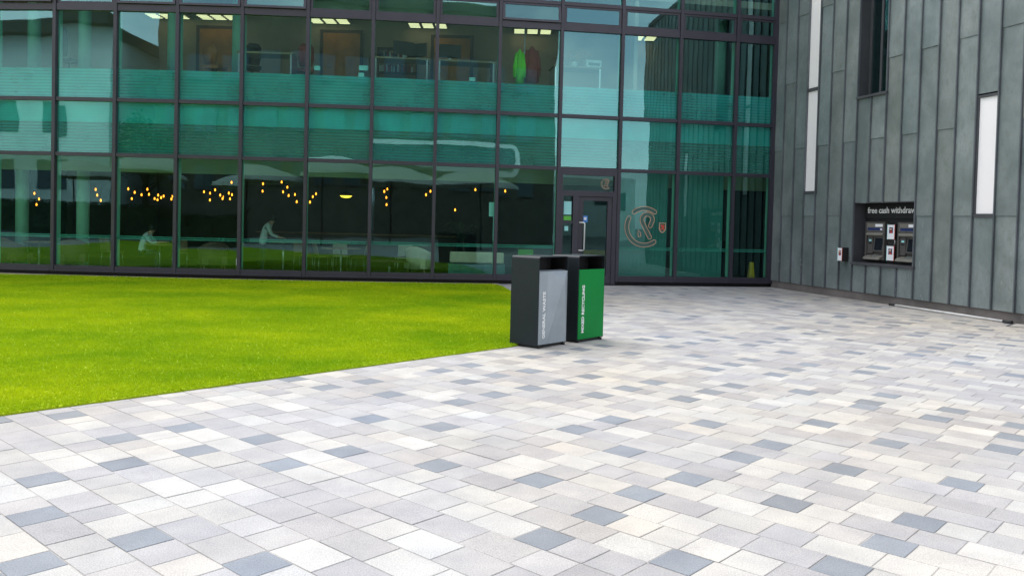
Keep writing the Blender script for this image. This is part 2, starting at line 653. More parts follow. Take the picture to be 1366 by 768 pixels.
mb = MB()
mb.face([(p.x, p.y, 0.014) for p in lawn_poly])
for a, b in zip(lawn_poly, lawn_poly[1:] + lawn_poly[:1]):
    mb.face([(a.x, a.y, -0.03), (b.x, b.y, -0.03), (b.x, b.y, 0.014), (a.x, a.y, 0.014)])
tag(mb.build('lawn', M['turf']), kind='structure')

mb = MB()
for a, b in zip(np.linspace(-16, -0.3, 40)[:-1], np.linspace(-16, -0.3, 40)[1:]):
    mb.face([(a, FY(a) - 0.33, 0.012), (b, FY(b) - 0.33, 0.012), (b, FY(b) + 0.3, 0.012), (a, FY(a) + 0.3, 0.012)])
tag(mb.build('gravel_strip', M['gravel']), kind='structure')

# grass blades, densest near the viewer
rng = np.random.default_rng(3)
n = 900000
ang = rng.uniform(math.atan2(-13.5, 21), math.atan2(0.6, 12), n)
dist = np.sqrt(rng.uniform(0, 1, n)) * 0 + rng.uniform(5.0 ** 0.6, 23.5 ** 0.6, n) ** (1 / 0.6)
gx, gy = np.sin(ang) * dist, np.cos(ang) * dist
keep = inside(lawn_poly, gx, gy)
gx, gy, dist = gx[keep][:300000], gy[keep][:300000], dist[keep][:300000]
k = len(gx)
hh = rng.uniform(0.026, 0.046, k)
ww = 0.0022 + 0.00055 * dist * rng.uniform(0.7, 1.3, k)
az = rng.uniform(0, 2 * math.pi, k)
ln = rng.uniform(0.0, 0.028, k)
la = rng.uniform(0, 2 * math.pi, k)
V = np.empty((k, 3, 3))
V[:, 0] = np.stack([gx - np.cos(az) * ww, gy - np.sin(az) * ww, np.full(k, 0.012)], 1)
V[:, 1] = np.stack([gx + np.cos(az) * ww, gy + np.sin(az) * ww, np.full(k, 0.012)], 1)
V[:, 2] = np.stack([gx + np.cos(la) * ln, gy + np.sin(la) * ln, hh], 1)
me = bpy.data.meshes.new('grass')
me.vertices.add(k * 3)
me.vertices.foreach_set('co', V.ravel())
me.loops.add(k * 3)
me.loops.foreach_set('vertex_index', np.arange(k * 3, dtype=np.int32))
me.polygons.add(k)
me.polygons.foreach_set('loop_start', np.arange(0, k * 3, 3, dtype=np.int32))
me.polygons.foreach_set('loop_total', np.full(k, 3, dtype=np.int32))
me.materials.append(M['blade'])
me.update(calc_edges=True)
go = bpy.data.objects.new('grass', me)
COL.objects.link(go)
tag(go, 'short bright green mown grass of the lawn', 'grass', kind='stuff')

# paving: courses of sawn granite, joint bed below
mb = MB()
mb.face([(-26, -12, -0.0035), (20, -12, -0.0035), (20, 24.5, -0.0035), (-26, 24.5, -0.0035)])
tag(mb.build('paving_bed', M['joint']), kind='structure')

DARK = []


def dk(x0, y0, sc, pts):
    for a, b in pts:
        DARK.append(ground_at(x0 + a / sc, y0 + b / sc))


dk(0, 540, 3.37, [(305, 45), (530, 150), (820, 103), (865, 208), (545, 265), (180, 335), (155, 500), (610, 607), (120, 720), (10, 65)])
dk(280, 540, 3.37, [(215, 155), (305, 272), (590, 212), (705, 67), (195, 720), (1000, 105)])
dk(560, 540, 3.37, [(120, 110), (75, 272), (885, 62), (715, 105), (940, 200), (535, 335), (820, 490), (555, 600), (990, 395)])
dk(840, 540, 3.37, [(330, 90), (865, 78), (620, 185), (40, 205), (475, 245), (305, 315), (960, 290), (675, 458), (255, 690), (940, 750)])
dk(1100, 540, 3.368, [(585, 20), (495, 63), (310, 160), (845, 143), (800, 202), (635, 338), (425, 525), (275, 640), (60, 745), (880, 90), (200, 0)])
dk(300, 440, 3.794, [(320, 250), (490, 293), (690, 265), (815, 328), (720, 452), (1170, 367), (1075, 207), (1205, 262), (1235, 180), (1350, 330), (1340, 235)])
dk(640, 440, 3.794, [(380, 118), (505, 98), (240, 138), (540, 158), (250, 207), (425, 262), (260, 293), (570, 232), (615, 325), (780, 288), (625, 80), (780, 115), (835, 47), (930, 35), (1000, 80), (1090, 63), (1180, 50), (1265, 37), (910, 257), (1165, 200), (1075, 135), (1275, 175), (1345, 80), (1280, 283), (1150, 317), (1010, 355), (1120, 10), (1345, 155)])
dk(1006, 420, 3.794, [(120, 72), (170, 62), (335, 85), (270, 97), (450, 57), (455, 125), (540, 35), (600, 20), (40, 140), (130, 125), (160, 190), (215, 270), (290, 248), (120, 298), (265, 383), (520, 187), (545, 292), (620, 268), (655, 412), (565, 450), (870, 183), (805, 203), (925, 165), (970, 150), (1060, 115), (1100, 100), (1180, 72), (655, 153), (810, 105), (860, 88), (1070, 238), (1110, 215), (1270, 155), (1310, 310), (650, 65), (700, 52), (760, 42), (820, 28), (1045, 38), (1070, 28), (1320, 128)])
CW, V0 = 0.2394, 1.6424 - 0.15
rows = {}
for p in DARK:
    u, v = p.x * ca + p.y * sa, -p.x * sa + p.y * ca
    rows.setdefault(int(math.floor((v - V0) / CW)), []).append(u)
WHITE, GREY, GREY2, DARKC = (0.430, 0.427, 0.410), (0.340, 0.338, 0.345), (0.370, 0.366, 0.363), (0.205, 0.230, 0.262)
TV, TF, TC = [], [], []


def tile(u0, u1, k, col, detail):
    g = 0.0023
    v0, v1 = V0 + k * CW + g, V0 + (k + 1) * CW - g
    u0, u1 = u0 + g, u1 - g
    uc, vc = (u0 + u1) / 2, (v0 + v1) / 2
    cx, cy = uc * ca - vc * sa, uc * sa + vc * ca
    if cy > 24 or cx < -24 or cx > 18 or cy < -10:
        return
    if cy < FY(cx) and inside(lawn_poly, np.array([cx]), np.array([cy]))[0] and abs(cx) > 0 and not near_edge(cx, cy):
        return
    z = random.gauss(0, 0.0007)
    tu, tv = random.gauss(0, 0.0022), random.gauss(0, 0.0022)
    i = len(TV)
    c = 0.0025
    for (uu, vv, dz) in ((u0, v0, -c), (u1, v0, -c), (u1, v1, -c), (u0, v1, -c), (u0 + c, v0 + c, 0), (u1 - c, v0 + c, 0), (u1 - c, v1 - c, 0), (u0 + c, v1 - c, 0)):
        TV.append((uu * ca - vv * sa, uu * sa + vv * ca, z + dz + (uu - uc) * tu + (vv - vc) * tv))
    fs = [(4, 5, 6, 7), (0, 1, 5, 4), (1, 2, 6, 5), (2, 3, 7, 6), (3, 0, 4, 7)]
    for f in fs:
        TF.append(tuple(i + q for q in f))
    j = random.gauss(1, 0.05)
    w_ = random.gauss(0, 0.010)
    rgb = (col[0] * j * (1 + w_), col[1] * j, col[2] * j * (1 - w_), 1)
    for f in fs:
        TC.extend([rgb] * 4)


def near_edge(x, y):
    # a course of pavers may reach a little under the turf edge
    for a, b in zip(lawn_edge[:-1], lawn_edge[1:]):
        ab = b - a
        t = max(0, min(1, ((x - a.x) * ab.x + (y - a.y) * ab.y) / ab.length_squared))
        if math.hypot(a.x + ab.x * t - x, a.y + ab.y * t - y) < 0.16:
            return True
    return False


lawn_edge = front + right
for k in range(-60, 130):
    u = -45.0 + random.uniform(0, 0.3)
    dks = sorted(rows.get(k, []))
    cl = []
    for d in dks:
        if not cl or d - cl[-1] > 0.30:
            cl.append(d)
    dset = [(d - 0.112, d + 0.112) for d in cl]
    far_dark = None

    def fill(u0, u1, allow_dark):
        L = u1 - u0
        if L < 0.01:
            return
        if L < 0.14:
            tile(u0, u1, k, random.choice((WHITE, GREY)), 0)
            return
        seq, tot = [], 0.0
        while tot < L - 0.12:
            d = 0.34 if random.random() < 0.62 else 0.235
            c = random.choices((WHITE, GREY, GREY2), (0.42, 0.34, 0.24))[0]
            if allow_dark and random.random() < 0.085:
                d, c = 0.225, DARKC
            seq.append((d, c))
            tot += d
        f = L / tot
        x = u0
        for d, c in seq:
            tile(x, x + d * f, k, c, 0)
            x += d * f

    def has_list(uu):
        vv = V0 + k * CW
        x, y = uu * ca - vv * sa, uu * sa + vv * ca
        return y > 0 and y < 14.5 and abs(x) < y * 0.66

    x = u
    for a, b in dset + [(45.0, 45.0)]:
        # split the run where the listed (mapped) part of the floor ends
        run, cur = [], has_list(x + 0.2)
        st, q = x, x
        while q < a:
            q2 = min(a, q + 0.7)
            h = has_list(q2)
            if h != cur:
                run.append((st, q2, not cur))
                st, cur = q2, h
            q = q2
        run.append((st, a, not cur))
        for s0, s1, al in run:
            fill(s0, s1, al)
        if b > a:
            tile(a, b, k, DARKC, 0)
        x = b
me = bpy.data.meshes.new('paving')
me.from_pydata(TV, [], TF)
ca_ = me.color_attributes.new('tile', 'FLOAT_COLOR', 'CORNER')
ca_.data.foreach_set('color', np.array(TC, dtype=np.float32).ravel())
me.materials.append(M['paver'])
po = bpy.data.objects.new('paving', me)
COL.objects.link(po)
tag(po, kind='structure')

# ------------------------------------------------------------------ glass building
GB = empty('glass_building', (-3.0, FY(-3.0), 0), 0, 'long curved building with a teal glass curtain wall behind the lawn', 'building')
Z_SILL, Z_C, Z_B, Z_A, Z_A2, Z_E, Z_TOP = 0.24, 3.0, 4.35, 6.52, 6.68, 7.20, 9.4
for i in range(len(MP)):
    t = (MP[min(i + 1, len(MP) - 1)] - MP[max(i - 1, 0)]).normalized()
    n = Vector((t.y, -t.x, 0))

    def post(mb, hw, n0, n1, z0, z1, m=0):
        c = MP[i]
        p = lambda a, nn, z: c + t * a + n * nn + Vector((0, 0, z))
        mb.hexa([p(-hw, n1, z0), p(hw, n1, z0), p(hw, n0, z0), p(-hw, n0, z0), p(-hw, n1, z1), p(hw, n1, z1), p(hw, n0, z1), p(-hw, n0, z1)], m)
    mb = MB()
    post(mb, 0.041 if i != 14 else 0.075, -0.05, 0.075, 0.10, Z_TOP)
    mu = mb.build('mullion', M['frame'], GB, True)
    mb = MB()
    post(mb, 0.032, -0.24, -0.055, 0.26, Z_TOP - 0.05)
    mb.build('inner_fin', M['fin'], mu, True)
DOOR = 10
for nm, z0, z1, pr in (('sill_rail', 0.10, 0.25, 0.06), ('transom', Z_C - 0.045, Z_C + 0.045, 0.05), ('transom', Z_B - 0.045, Z_B + 0.045, 0.05), ('transom', Z_A, Z_A2, 0.055), ('transom', Z_E - 0.04, Z_E + 0.05, 0.05), ('parapet', Z_TOP - 0.02, Z_TOP + 0.5, 0.09)):
    mb = MB()
    for i in range(NB):
        if nm == 'sill_rail' and i == DOOR:
            mb.build(nm, M['frame'], GB, True)
            mb = MB()
            continue
        e = 0.0 if nm == 'parapet' else 0.047
        fbox(mb, i, e, -e if e else -1e-6, z0, z1, -0.05, pr)
        if nm == 'sill_rail':
            fbox(mb, i, e, -e, z0 + 0.001, z0 + 0.03, pr, pr + 0.035)
    mb.build(nm, M['frame'], GB, True)
mb = MB()
for i in range(NB):
    if i != DOOR:
        fbox(mb, i, 0, -1e-6, -0.03, 0.10, -0.35, -0.06)
    else:
        mb.build('base_kerb', M['frame_dark'], GB, True)
        mb = MB()
mb.build('base_kerb', M['frame_dark'], GB, True)


def pane(i, z0, z1, parent=GB, mat='glass', name='window_pane', n0=-0.045, a0=0.03, a1=-0.03):
    mb = MB()
    A, t, n, L = bay(i)
    aa = L + a1 if a1 <= 0 else a1
    tw, tz = random.gauss(0, 0.0035), random.gauss(0, 0.0035)
    p = lambda a, nn, z: A + t * a + n * (nn + (a - L / 2) * tw + (z - (z0 + z1) / 2) * tz) + Vector((0, 0, z))
    n1 = n0 + 0.022
    mb.hexa([p(a0, n1, z0), p(aa, n1, z0), p(aa, n0, z0), p(a0, n0, z0), p(a0, n1, z1), p(aa, n1, z1), p(aa, n0, z1), p(a0, n0, z1)])
    return mb.build(name, M[mat], parent, True)


OPEN = {1: 13, 3: 10, 4: 9, 5: 10, 9: 9}
for i in range(NB):
    if i != DOOR:
        p1 = pane(i, Z_SILL, Z_C, mat='glass_low')
        mb = MB()
        fbox(mb, i, 0.05, -0.05, 0.985, 1.01, -0.075, -0.068)
        fbox(mb, i, 0.05, -0.05, 0.935, 0.965, -0.075, -0.068)
        mb.build('safety_band', M['frit_band'], p1, True)
    p2 = pane(i, Z_C, Z_B)
    mb = MB()
    fbox(mb, i, 0.045, -0.045, 3.80, 4.32, -0.075, -0.068, 0)
    fbox(mb, i, 0.045, -0.045, 3.04, 3.795, -0.075, -0.068, 1)
    mb.build('frosted_film', [M['frit_top'], M['frit_low']], p2, True)
    p3 = pane(i, Z_B, Z_A + 0.02)
    mb = MB()
    fbox(mb, i, 0.045, -0.045, 4.40, 5.12, -0.075, -0.068, 0)
    mb.build('frosted_film', M['frit_desk'], p3, True)
    pane(i, Z_E + 0.02, Z_TOP - 0.04)
    # opening clerestory sash hinged at its top edge
    A, t, n, L = bay(i)
    ang_ = R(OPEN.get(i, 0))
    z0, z1 = Z_A2 + 0.005, Z_E - 0.045

    def q(a, nn, z):
        dz = z - z1
        nn2 = nn * math.cos(ang_) - dz * math.sin(ang_)
        z2 = z1 + dz * math.cos(ang_) + nn * math.sin(ang_)
        return A + t * a + n * (nn2 + 0.0) + Vector((0, 0, z2))

    def sbox(mb, a0, a1, zz0, zz1, n0, n1, m=0):
        mb.hexa([q(a0, n1, zz0), q(a1, n1, zz0), q(a1, n0, zz0), q(a0, n0, zz0), q(a0, n1, zz1), q(a1, n1, zz1), q(a1, n0, zz1), q(a0, n0, zz1)], m)
    mb = MB()
    b_in, b_out = 0.055, 0.06
    aL, aR = 0.05, L - 0.05
    sbox(mb, aL, aR, z0, z0 + b_in, -0.03, 0.03)
    sbox(mb, aL, aR, z1 - b_in, z1, -0.03, 0.03)
    sbox(mb, aL, aL + b_out, z0 + b_in, z1 - b_in, -0.03, 0.03)
    sbox(mb, aR - b_out, aR, z0 + b_in, z1 - b_in, -0.03, 0.03)
    sh = mb.build('opening_sash', M['frame'], GB, True)
    mb = MB()
    sbox(mb, aL + b_out, aR - b_out, z0 + b_in, z1 - b_in, -0.012, 0.012)
    mb.build('pane', M['glass'], sh, True)
    if i in OPEN:
        for a in (0.45, L - 0.45):
            mb = MB()
            mb.tube([A + t * a + n * -0.02 + Vector((0, 0, z0 + 0.01)), q(a, -0.02, z0 + 0.03)], 0.012, 6)
            mb.build('stay', M['frame_dark'], sh, True)


def strip_solid(mb, d0, d1, z0, z1, x0=-15.5, x1=10.5, nseg=26, m=0):
    xs = np.linspace(x0, x1, nseg)
    for a, b in zip(xs[:-1], xs[1:]):
        mb.hexa([(a, FY(a) + d0, z0), (b, FY(b) + d0, z0), (b, FY(b) + d1, z0), (a, FY(a) + d1, z0), (a, FY(a) + d0, z1), (b, FY(b) + d0, z1), (b, FY(b) + d1, z1), (a, FY(a) + d1, z1)], m)


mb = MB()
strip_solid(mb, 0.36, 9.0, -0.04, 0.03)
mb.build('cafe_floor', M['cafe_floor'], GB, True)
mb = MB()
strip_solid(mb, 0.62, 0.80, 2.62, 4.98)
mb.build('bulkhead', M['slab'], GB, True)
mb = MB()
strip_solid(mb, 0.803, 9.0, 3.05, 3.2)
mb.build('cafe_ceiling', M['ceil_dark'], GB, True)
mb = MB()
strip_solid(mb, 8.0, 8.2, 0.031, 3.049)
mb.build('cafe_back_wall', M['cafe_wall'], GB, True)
mb = MB()
strip_solid(mb, 0.30, 9.0, 4.983, 5.05)
mb.build('office_floor', M['carpet'], GB, True)
mb = MB()
strip_solid(mb, 4.1, 4.3, 5.052, 7.51)
mb.build('office_back_wall', M['office_wall'], GB, True)
mb = MB()
strip_solid(mb, 0.30, 9.0, 7.52, 7.70)
mb.build('office_ceiling', M['office_ceil'], GB, True)
mb = MB()
strip_solid(mb, -0.3, 9.2, Z_TOP + 0.5, Z_TOP + 0.7)
mb.build('roof', M['darkroof'], GB, True)
mb = MB()
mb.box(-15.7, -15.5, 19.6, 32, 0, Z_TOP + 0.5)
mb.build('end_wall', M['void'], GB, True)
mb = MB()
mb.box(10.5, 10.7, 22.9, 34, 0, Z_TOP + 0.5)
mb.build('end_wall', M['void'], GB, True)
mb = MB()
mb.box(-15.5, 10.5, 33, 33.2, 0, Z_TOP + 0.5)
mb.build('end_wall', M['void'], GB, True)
# partitions of the office: the last bays are a dark stair well
mb = MB()
mb.box(3.1, 3.2, FY(3.1) + 0.35, FY(3.1) + 4.1, 5.051, 7.519)
mb.build('office_partition', M['office_wall'], GB, True)
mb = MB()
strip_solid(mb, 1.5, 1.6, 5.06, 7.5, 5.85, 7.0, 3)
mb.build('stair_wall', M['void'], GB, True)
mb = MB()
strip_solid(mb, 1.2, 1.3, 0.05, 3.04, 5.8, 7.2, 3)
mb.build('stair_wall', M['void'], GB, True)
for px, z0, z1 in ((25, 0.03, 3.05), (40, 5.05, 7.52), (110, 5.05, 7.52), (110, 0.03, 3.05), (230, 5.05, 7.52), (955, 5.05, 7.52), (345, 5.05, 7.52)):
    p = at(px, 200, FY(-9) + 1.5 if px < 300 else 24.3)
    mb = MB()
    mb.lathe([(0.16, z0), (0.16, z1)], 20, (p.x, FY(p.x) + 1.5, 0))
    mb.build('column', M['column'], GB, True)
for px0, px1 in ((270, 322), (432, 481), (578, 627)):
    a, b = at(px0, 60, 25.1).x, at(px1, 60, 25.1).x
    y = FY((a + b) / 2) + 4.1
    mb = MB()
    mb.box(a, b, y - 0.09, y - 0.02, 5.06, 7.02)
    dd = mb.build('office_door', M['door_wood'], GB, True)
    mb = MB()
    mb.box(a - 0.09, a, y - 0.1, y - 0.02, 5.06, 7.11)
    mb.box(b, b + 0.09, y - 0.1, y - 0.02, 5.06, 7.11)
    mb.box(a, b, y - 0.1, y - 0.02, 7.021, 7.11)
    mb.build('door_frame', M['door_trim'], dd, True)
    mb = MB()
    mb.tube([(a + 0.12, y - 0.12, 6.05), (a + 0.26, y - 0.12, 6.05)], 0.014, 6)
    mb.build('handle', M['steel'], dd, True)
# ceiling lights of the office
for px, py in ((225, 18), (293, 21), (440, 26), (570, 34), (712, 42), (860, 48)):
    d = at(px, py, 24.5)
    x = d.x
    mb = MB()
    y = FY(x) + 3.6
    mb.box(x - 0.62, x + 0.62, y - 0.32, y + 0.32, 7.26, 7.308)
    mb.box(x - 0.5, x - 0.49, y - 0.005, y + 0.005, 7.308, 7.52)
    mb.box(x + 0.49, x + 0.5, y - 0.005, y + 0.005, 7.308, 7.52)
    lo = mb.build('ceiling_light', M['atm_light'], GB, True)
    mb = MB()
    for k in range(4):
        for j in range(3):
            mb.box(x - 0.56 + 0.39 * j, x - 0.26 + 0.39 * j, y - 0.25 + 0.15 * k, y - 0.20 + 0.15 * k, 7.246, 7.259)
    mb.build('light_tube', M['tube_light'], lo, True)
# vertical blinds behind the two fixed bays beside the entrance
for i in (11, 12):
    A, t, n, L = bay(i)
    mb = MB()
    k = 0
    a = 0.06
    while a < L - 0.14:
        c, s_ = math.cos(R(9)), math.sin(R(9))
        base = A + t * a - n * 0.30
        tt = t * c - n * s_
        p = [base, base + tt * 0.115, base + tt * 0.115 - n * 0.004, base - n * 0.004]
        mb.hexa([v + Vector((0, 0, 0.06)) for v in p] + [v + Vector((0, 0, 2.98)) for v in p])
        a += 0.10
    mb.build('vertical_blind', M['blind'], GB, True)
# roller blinds half lowered behind some of the clerestory lights
mb = MB()
for i in (6, 7, 8):
    fbox(mb, i, 0.06, -0.06, Z_A2, Z_E, -0.34, -0.33)
mb.build('roller_blind', M['slab'], GB, True)

# entrance bay: frame, side light, door leaf, transom light
i = DOOR
A, t, n, L = bay(i)
mb = MB()
fbox(mb, i, 0.047, 0.14, 0.03, 2.30, -0.06, 0.05)
fbox(mb, i, L - 0.16, L - 0.047, 0.03, 2.30, -0.06, 0.05)
fbox(mb, i, 0.047, L - 0.047, 2.30, 2.44, -0.06, 0.05)
fbox(mb, i, 0.047, L - 0.047, 2.84, 2.954, -0.06, 0.05)
fbox(mb, i, 0.047, 0.12, 2.44, 2.84, -0.06, 0.05)
fbox(mb, i, L - 0.12, L - 0.047, 2.44, 2.84, -0.06, 0.05)
fbox(mb, i, 0.40, 0.55, 0.03, 2.30, -0.06, 0.052)
fbox(mb, i, 0.14, 0.40, 0.03, 0.20, -0.06, 0.05)
fbox(mb, i, 0.14, 0.40, 1.60, 1.66, -0.06, 0.04)
EF = mb.build('entrance_frame', M['frame'], GB, True)
pane(i, 2.44, 2.84, EF, 'glass_clear', 'transom_pane', a0=0.12, a1=-0.12)
pane(i, 0.20, 2.30, EF, 'glass_clear', 'side_pane', a0=0.14, a1=0.40)
mb = MB()
lx0, lx1 = 0.56, L - 0.165
fbox(mb, i, lx0, lx0 + 0.12, 0.04, 2.29, -0.05, 0.02)
fbox(mb, i, lx1 - 0.12, lx1, 0.04, 2.29, -0.05, 0.02)
fbox(mb, i, lx0 + 0.12, lx1 - 0.12, 2.19, 2.29, -0.05, 0.02)
fbox(mb, i, lx0 + 0.12, lx1 - 0.12, 0.04, 0.26, -0.05, 0.02)
DL = mb.build('entrance_door', M['frame'], GB, True)
pane(i, 0.26, 2.19, DL, 'glass_clear', 'door_pane', a0=lx0 + 0.12, a1=lx1 - 0.12)
mb = MB()
hp = lambda a, nn, z: A + t * a + n * nn + Vector((0, 0, z))
mb.tube([hp(lx0 + 0.02, 0.02, 1.62), hp(lx0 + 0.13, 0.085, 1.62), hp(lx0 + 0.15, 0.09, 1.60), hp(lx0 + 0.15, 0.09, 0.93), hp(lx0 + 0.13, 0.085, 0.90), hp(lx0 + 0.02, 0.02, 0.90)], 0.017, 8)
mb.build('handle', M['white'], DL, True)
mb = MB()
fbox(mb, i, lx0 + 0.12, lx0 + 0.25, 1.63, 1.80, -0.018, -0.014, 0)
fbox(mb, i, lx0 + 0.15, lx0 + 0.22, 1.69, 1.76, -0.0135, -0.011, 1)
mb.build('door_sticker', [M['blue'], M['paper']], DL, True)
mb = MB()
fbox(mb, i, 0.17, 0.37, 1.82, 2.16, -0.018, -0.014, 0)
mb.build('door_notice', M['cyan'], EF, True)
mb = MB()
fbox(mb, i, 0.17, 0.37, 1.67, 1.78, -0.018, -0.014, 0)
mb.build('door_notice', M['lime'], EF, True)
mb = MB()
fbox(mb, i, 0.20, 0.30, 1.40, 1.52, -0.018, -0.014, 0)
mb.build('door_notice', M['cyan'], EF, True)
mb = MB()
fbox(mb, i, 0.0, -1e-6, -0.02, 0.028, -0.34, 0.04)
mb.build('threshold', M['frame_dark'], GB, True)


# emblem: copper-outlined strokes on the pane to the right of the entrance
def ribbon(mb, pts, w_, org, tt, nn, closed=True, off=-0.012, m=0):
    """flat strip following 2-D points (a, z)"""
    P = [Vector((p[0], p[1])) for p in pts]
    k = len(P)
    A2, B2 = [], []
    for j in range(k):
        a = P[(j - 1) % k] if closed or j > 0 else P[j]
        b = P[(j + 1) % k] if closed or j < k - 1 else P[j]
        d = (b - a).normalized()
        nrm = Vector((-d.y, d.x))
        A2.append(P[j] + nrm * w_ / 2)
        B2.append(P[j] - nrm * w_ / 2)
    f = lambda v: org + tt * v.x + nn * off + Vector((0, 0, v.y))
    for j in range(k if closed else k - 1):
        q_ = (j + 1) % k
        mb.hexa([f(A2[j]) - nn * 0.003, f(A2[q_]) - nn * 0.003, f(B2[q_]) - nn * 0.003, f(B2[j]) - nn * 0.003, f(A2[j]), f(A2[q_]), f(B2[q_]), f(B2[j])], m)


def capsule(path, hw, n_cap=6):
    P = [Vector(p) for p in path]
    Ls, Rs = [], []
    for j in range(len(P)):
        d = (P[min(j + 1, len(P) - 1)] - P[max(j - 1, 0)]).normalized()
        nrm = Vector((-d.y, d.x))
        Ls.append(P[j] + nrm * hw)
        Rs.append(P[j] - nrm * hw)
    d1 = (P[-1] - P[-2]).normalized()
    d0 = (P[0] - P[1]).normalized()
    capf = lambda c, d: [c + Vector((d.x * math.cos(a) - d.y * math.sin(a), d.x * math.sin(a) + d.y * math.cos(a))) * hw for a in np.linspace(math.pi / 2, -math.pi / 2, n_cap)[1:-1]]
    return [tuple(v) for v in Ls + capf(P[-1], d1) + Rs[::-1] + capf(P[0], d0)]


def arc(cx, cz, r, a0, a1, k=22):
    return [(cx + r * math.cos(R(a)), cz + r * math.sin(R(a))) for a in np.linspace(a0, a1, k)]


def emblem(i, ca_, cz_, k, shield):
    A, t, n, L = bay(i)
    mb = MB()
    sc = lambda pts: [(ca_ + x * k, cz_ + z * k) for x, z in pts]
    strokes = [arc(0, 0, 0.48, 128, 55), arc(0, 0, 0.48, 152, 306, 36),
               [(0.165, 0.03)] + arc(0.075, 0.19, 0.145, -40, 205, 20) + [(-0.02, 0.05), (0.07, -0.12), (0.155, -0.27)]]
    for s_ in strokes:
        ribbon(mb, sc(capsule(s_, 0.052)), 0.016 * k ** 0.6, A, t, n, m=0)
        ribbon(mb, sc(s_), 0.07 * k, A, t, n, closed=False, off=-0.016, m=1)
    ribbon(mb, sc([(-0.16, -0.08), (-0.10, -0.16), (-0.09, -0.25), (-0.15, -0.27), (-0.17, -0.2)]), 0.018 * k ** 0.5, A, t, n, m=0)
    mb.build('window_emblem', [M['copper'], M['logofill']], GB, True)
    if shield:
        mb = MB()
        sx, sz = 0.50, 0.0
        ribbon(mb, sc([(sx - 0.085, sz + 0.11), (sx + 0.085, sz + 0.11), (sx + 0.085, sz - 0.05), (sx + 0.04, sz - 0.12), (sx, sz - 0.14), (sx - 0.04, sz - 0.12), (sx - 0.085, sz - 0.05)]), 0.024, A, t, n, m=0)
        ribbon(mb, sc([(sx - 0.04, sz + 0.06), (sx + 0.01, sz + 0.0), (sx + 0.04, sz - 0.07)]), 0.05, A, t, n, closed=False, m=2)
        ribbon(mb, sc([(sx + 0.02, sz + 0.07), (sx + 0.05, sz + 0.01)]), 0.03, A, t, n, closed=False, m=2)
        ribbon(mb, sc([(sx - 0.05, sz - 0.02), (sx - 0.02, sz - 0.08)]), 0.03, A, t, n, closed=False, m=2)
        mb.build('window_shield', [M['copper'], M['logofill'], M['redprint']], GB, True)


emblem(11, 0.74, 1.55, 1.0, True)
emblem(10, 1.28, 2.64, 0.26, False)
# notices stuck to the glass
mb = MB()
fbox(mb, 8, L - 0.20, L - 0.02, 1.72, 2.08, -0.072, -0.066)
fbox(mb, 8, L - 0.09, L - 0.055, 1.1, 1.719, -0.072, -0.066)
mb.build('window_notice', M['cyan'], GB, True)
mb = MB()
fbox(mb, 4, 1.50, 1.545, 0.35, 0.52, 0.0, 0.004)
mb.build('window_notice', M['paper'], GB, True)

# ------------------------------------------------------------------ zinc building
ZB = empty('zinc_building', W(4, -1, 0), 0, 'grey zinc-clad building with standing seams and cash machines on the right', 'building')
seams = [-0.27, 0.23, 0.735, 1.215, 1.70, 2.20, 2.71, 3.19, 3.67, 4.165, 4.665, 5.17, 5.68, 6.18, 6.69, 7.21, 7.73, 8.24, 8.75, 9.26, 9.77, 10.28, 10.8, 11.3, 11.8, 12.3, 12.8, 13.3]
OPN = [(3.19, 5.17, 0.87, 2.22), (3.19, 4.165, 4.66, 8.1), (1.215, 1.70, 2.50, 9.6), (6.69, 7.21, 1.92, 4.24)]
ZT = 10.0
mb = MB()
pc = []
for k in range(len(seams) - 1):
    s0, s1 = seams[k], seams[k + 1]
    cuts = sorted([(z0, z1) for a, b, z0, z1 in OPN if a <= s0 + 0.02 and b >= s1 - 0.02])
    spans, z = [], 0.19
    for a, b in cuts:
        if a > z:
            spans.append((z, a))
        z = b
    spans.append((z, ZT))
    jts = [3.66, 7.05] if k % 2 == 0 else [1.93, 5.38, 8.8]
    for a, b in spans:
        zs = [a] + [j for j in jts if a + 0.25 < j < b - 0.25] + [b]
        for q0, q1 in zip(zs[:-1], zs[1:]):
            lift = 0.0 if q0 == zs[0] else 0.014
            f = random.gauss(1.0, 0.085)
            g_ = random.gauss(0, 0.018)
            nf = len(mb.f)
            # slightly dished sheet so that it catches the light unevenly
            rows_, cols_ = max(2, int((q1 - q0) / 0.5)), 4
            dent = [random.gauss(0, 0.0035) for _ in range((rows_ + 1) * (cols_ + 1))]
            grid = []
            for a_ in range(rows_ + 1):
                fz = a_ / rows_
                for b_ in range(cols_ + 1):
                    fs_ = b_ / cols_
                    d_ = 0.0 if b_ in (0, cols_) else dent[a_ * (cols_ + 1) + b_]
                    grid.append(W(s0 + (s1 - s0) * fs_, d_ + lift * (1 - fz), q0 + (q1 - q0) * fz))
            i0 = len(mb.v)
            mb.v += [tuple(p) for p in grid]
            for a_ in range(rows_):
                for b_ in range(cols_):
                    i1 = i0 + a_ * (cols_ + 1) + b_
                    mb.f.append((i1, i1 + 1, i1 + cols_ + 2, i1 + cols_ + 1))
                    mb.m.append(0)
                    mb.s.append(True)
            if lift:
                mb.face([W(s0, 0, q0), W(s1, 0, q0), W(s1, lift, q0), W(s0, lift, q0)], 1)
            for _ in range(len(mb.f) - nf):
                pc.append((f * (1 + g_), f, f * (1 - g_), 1))
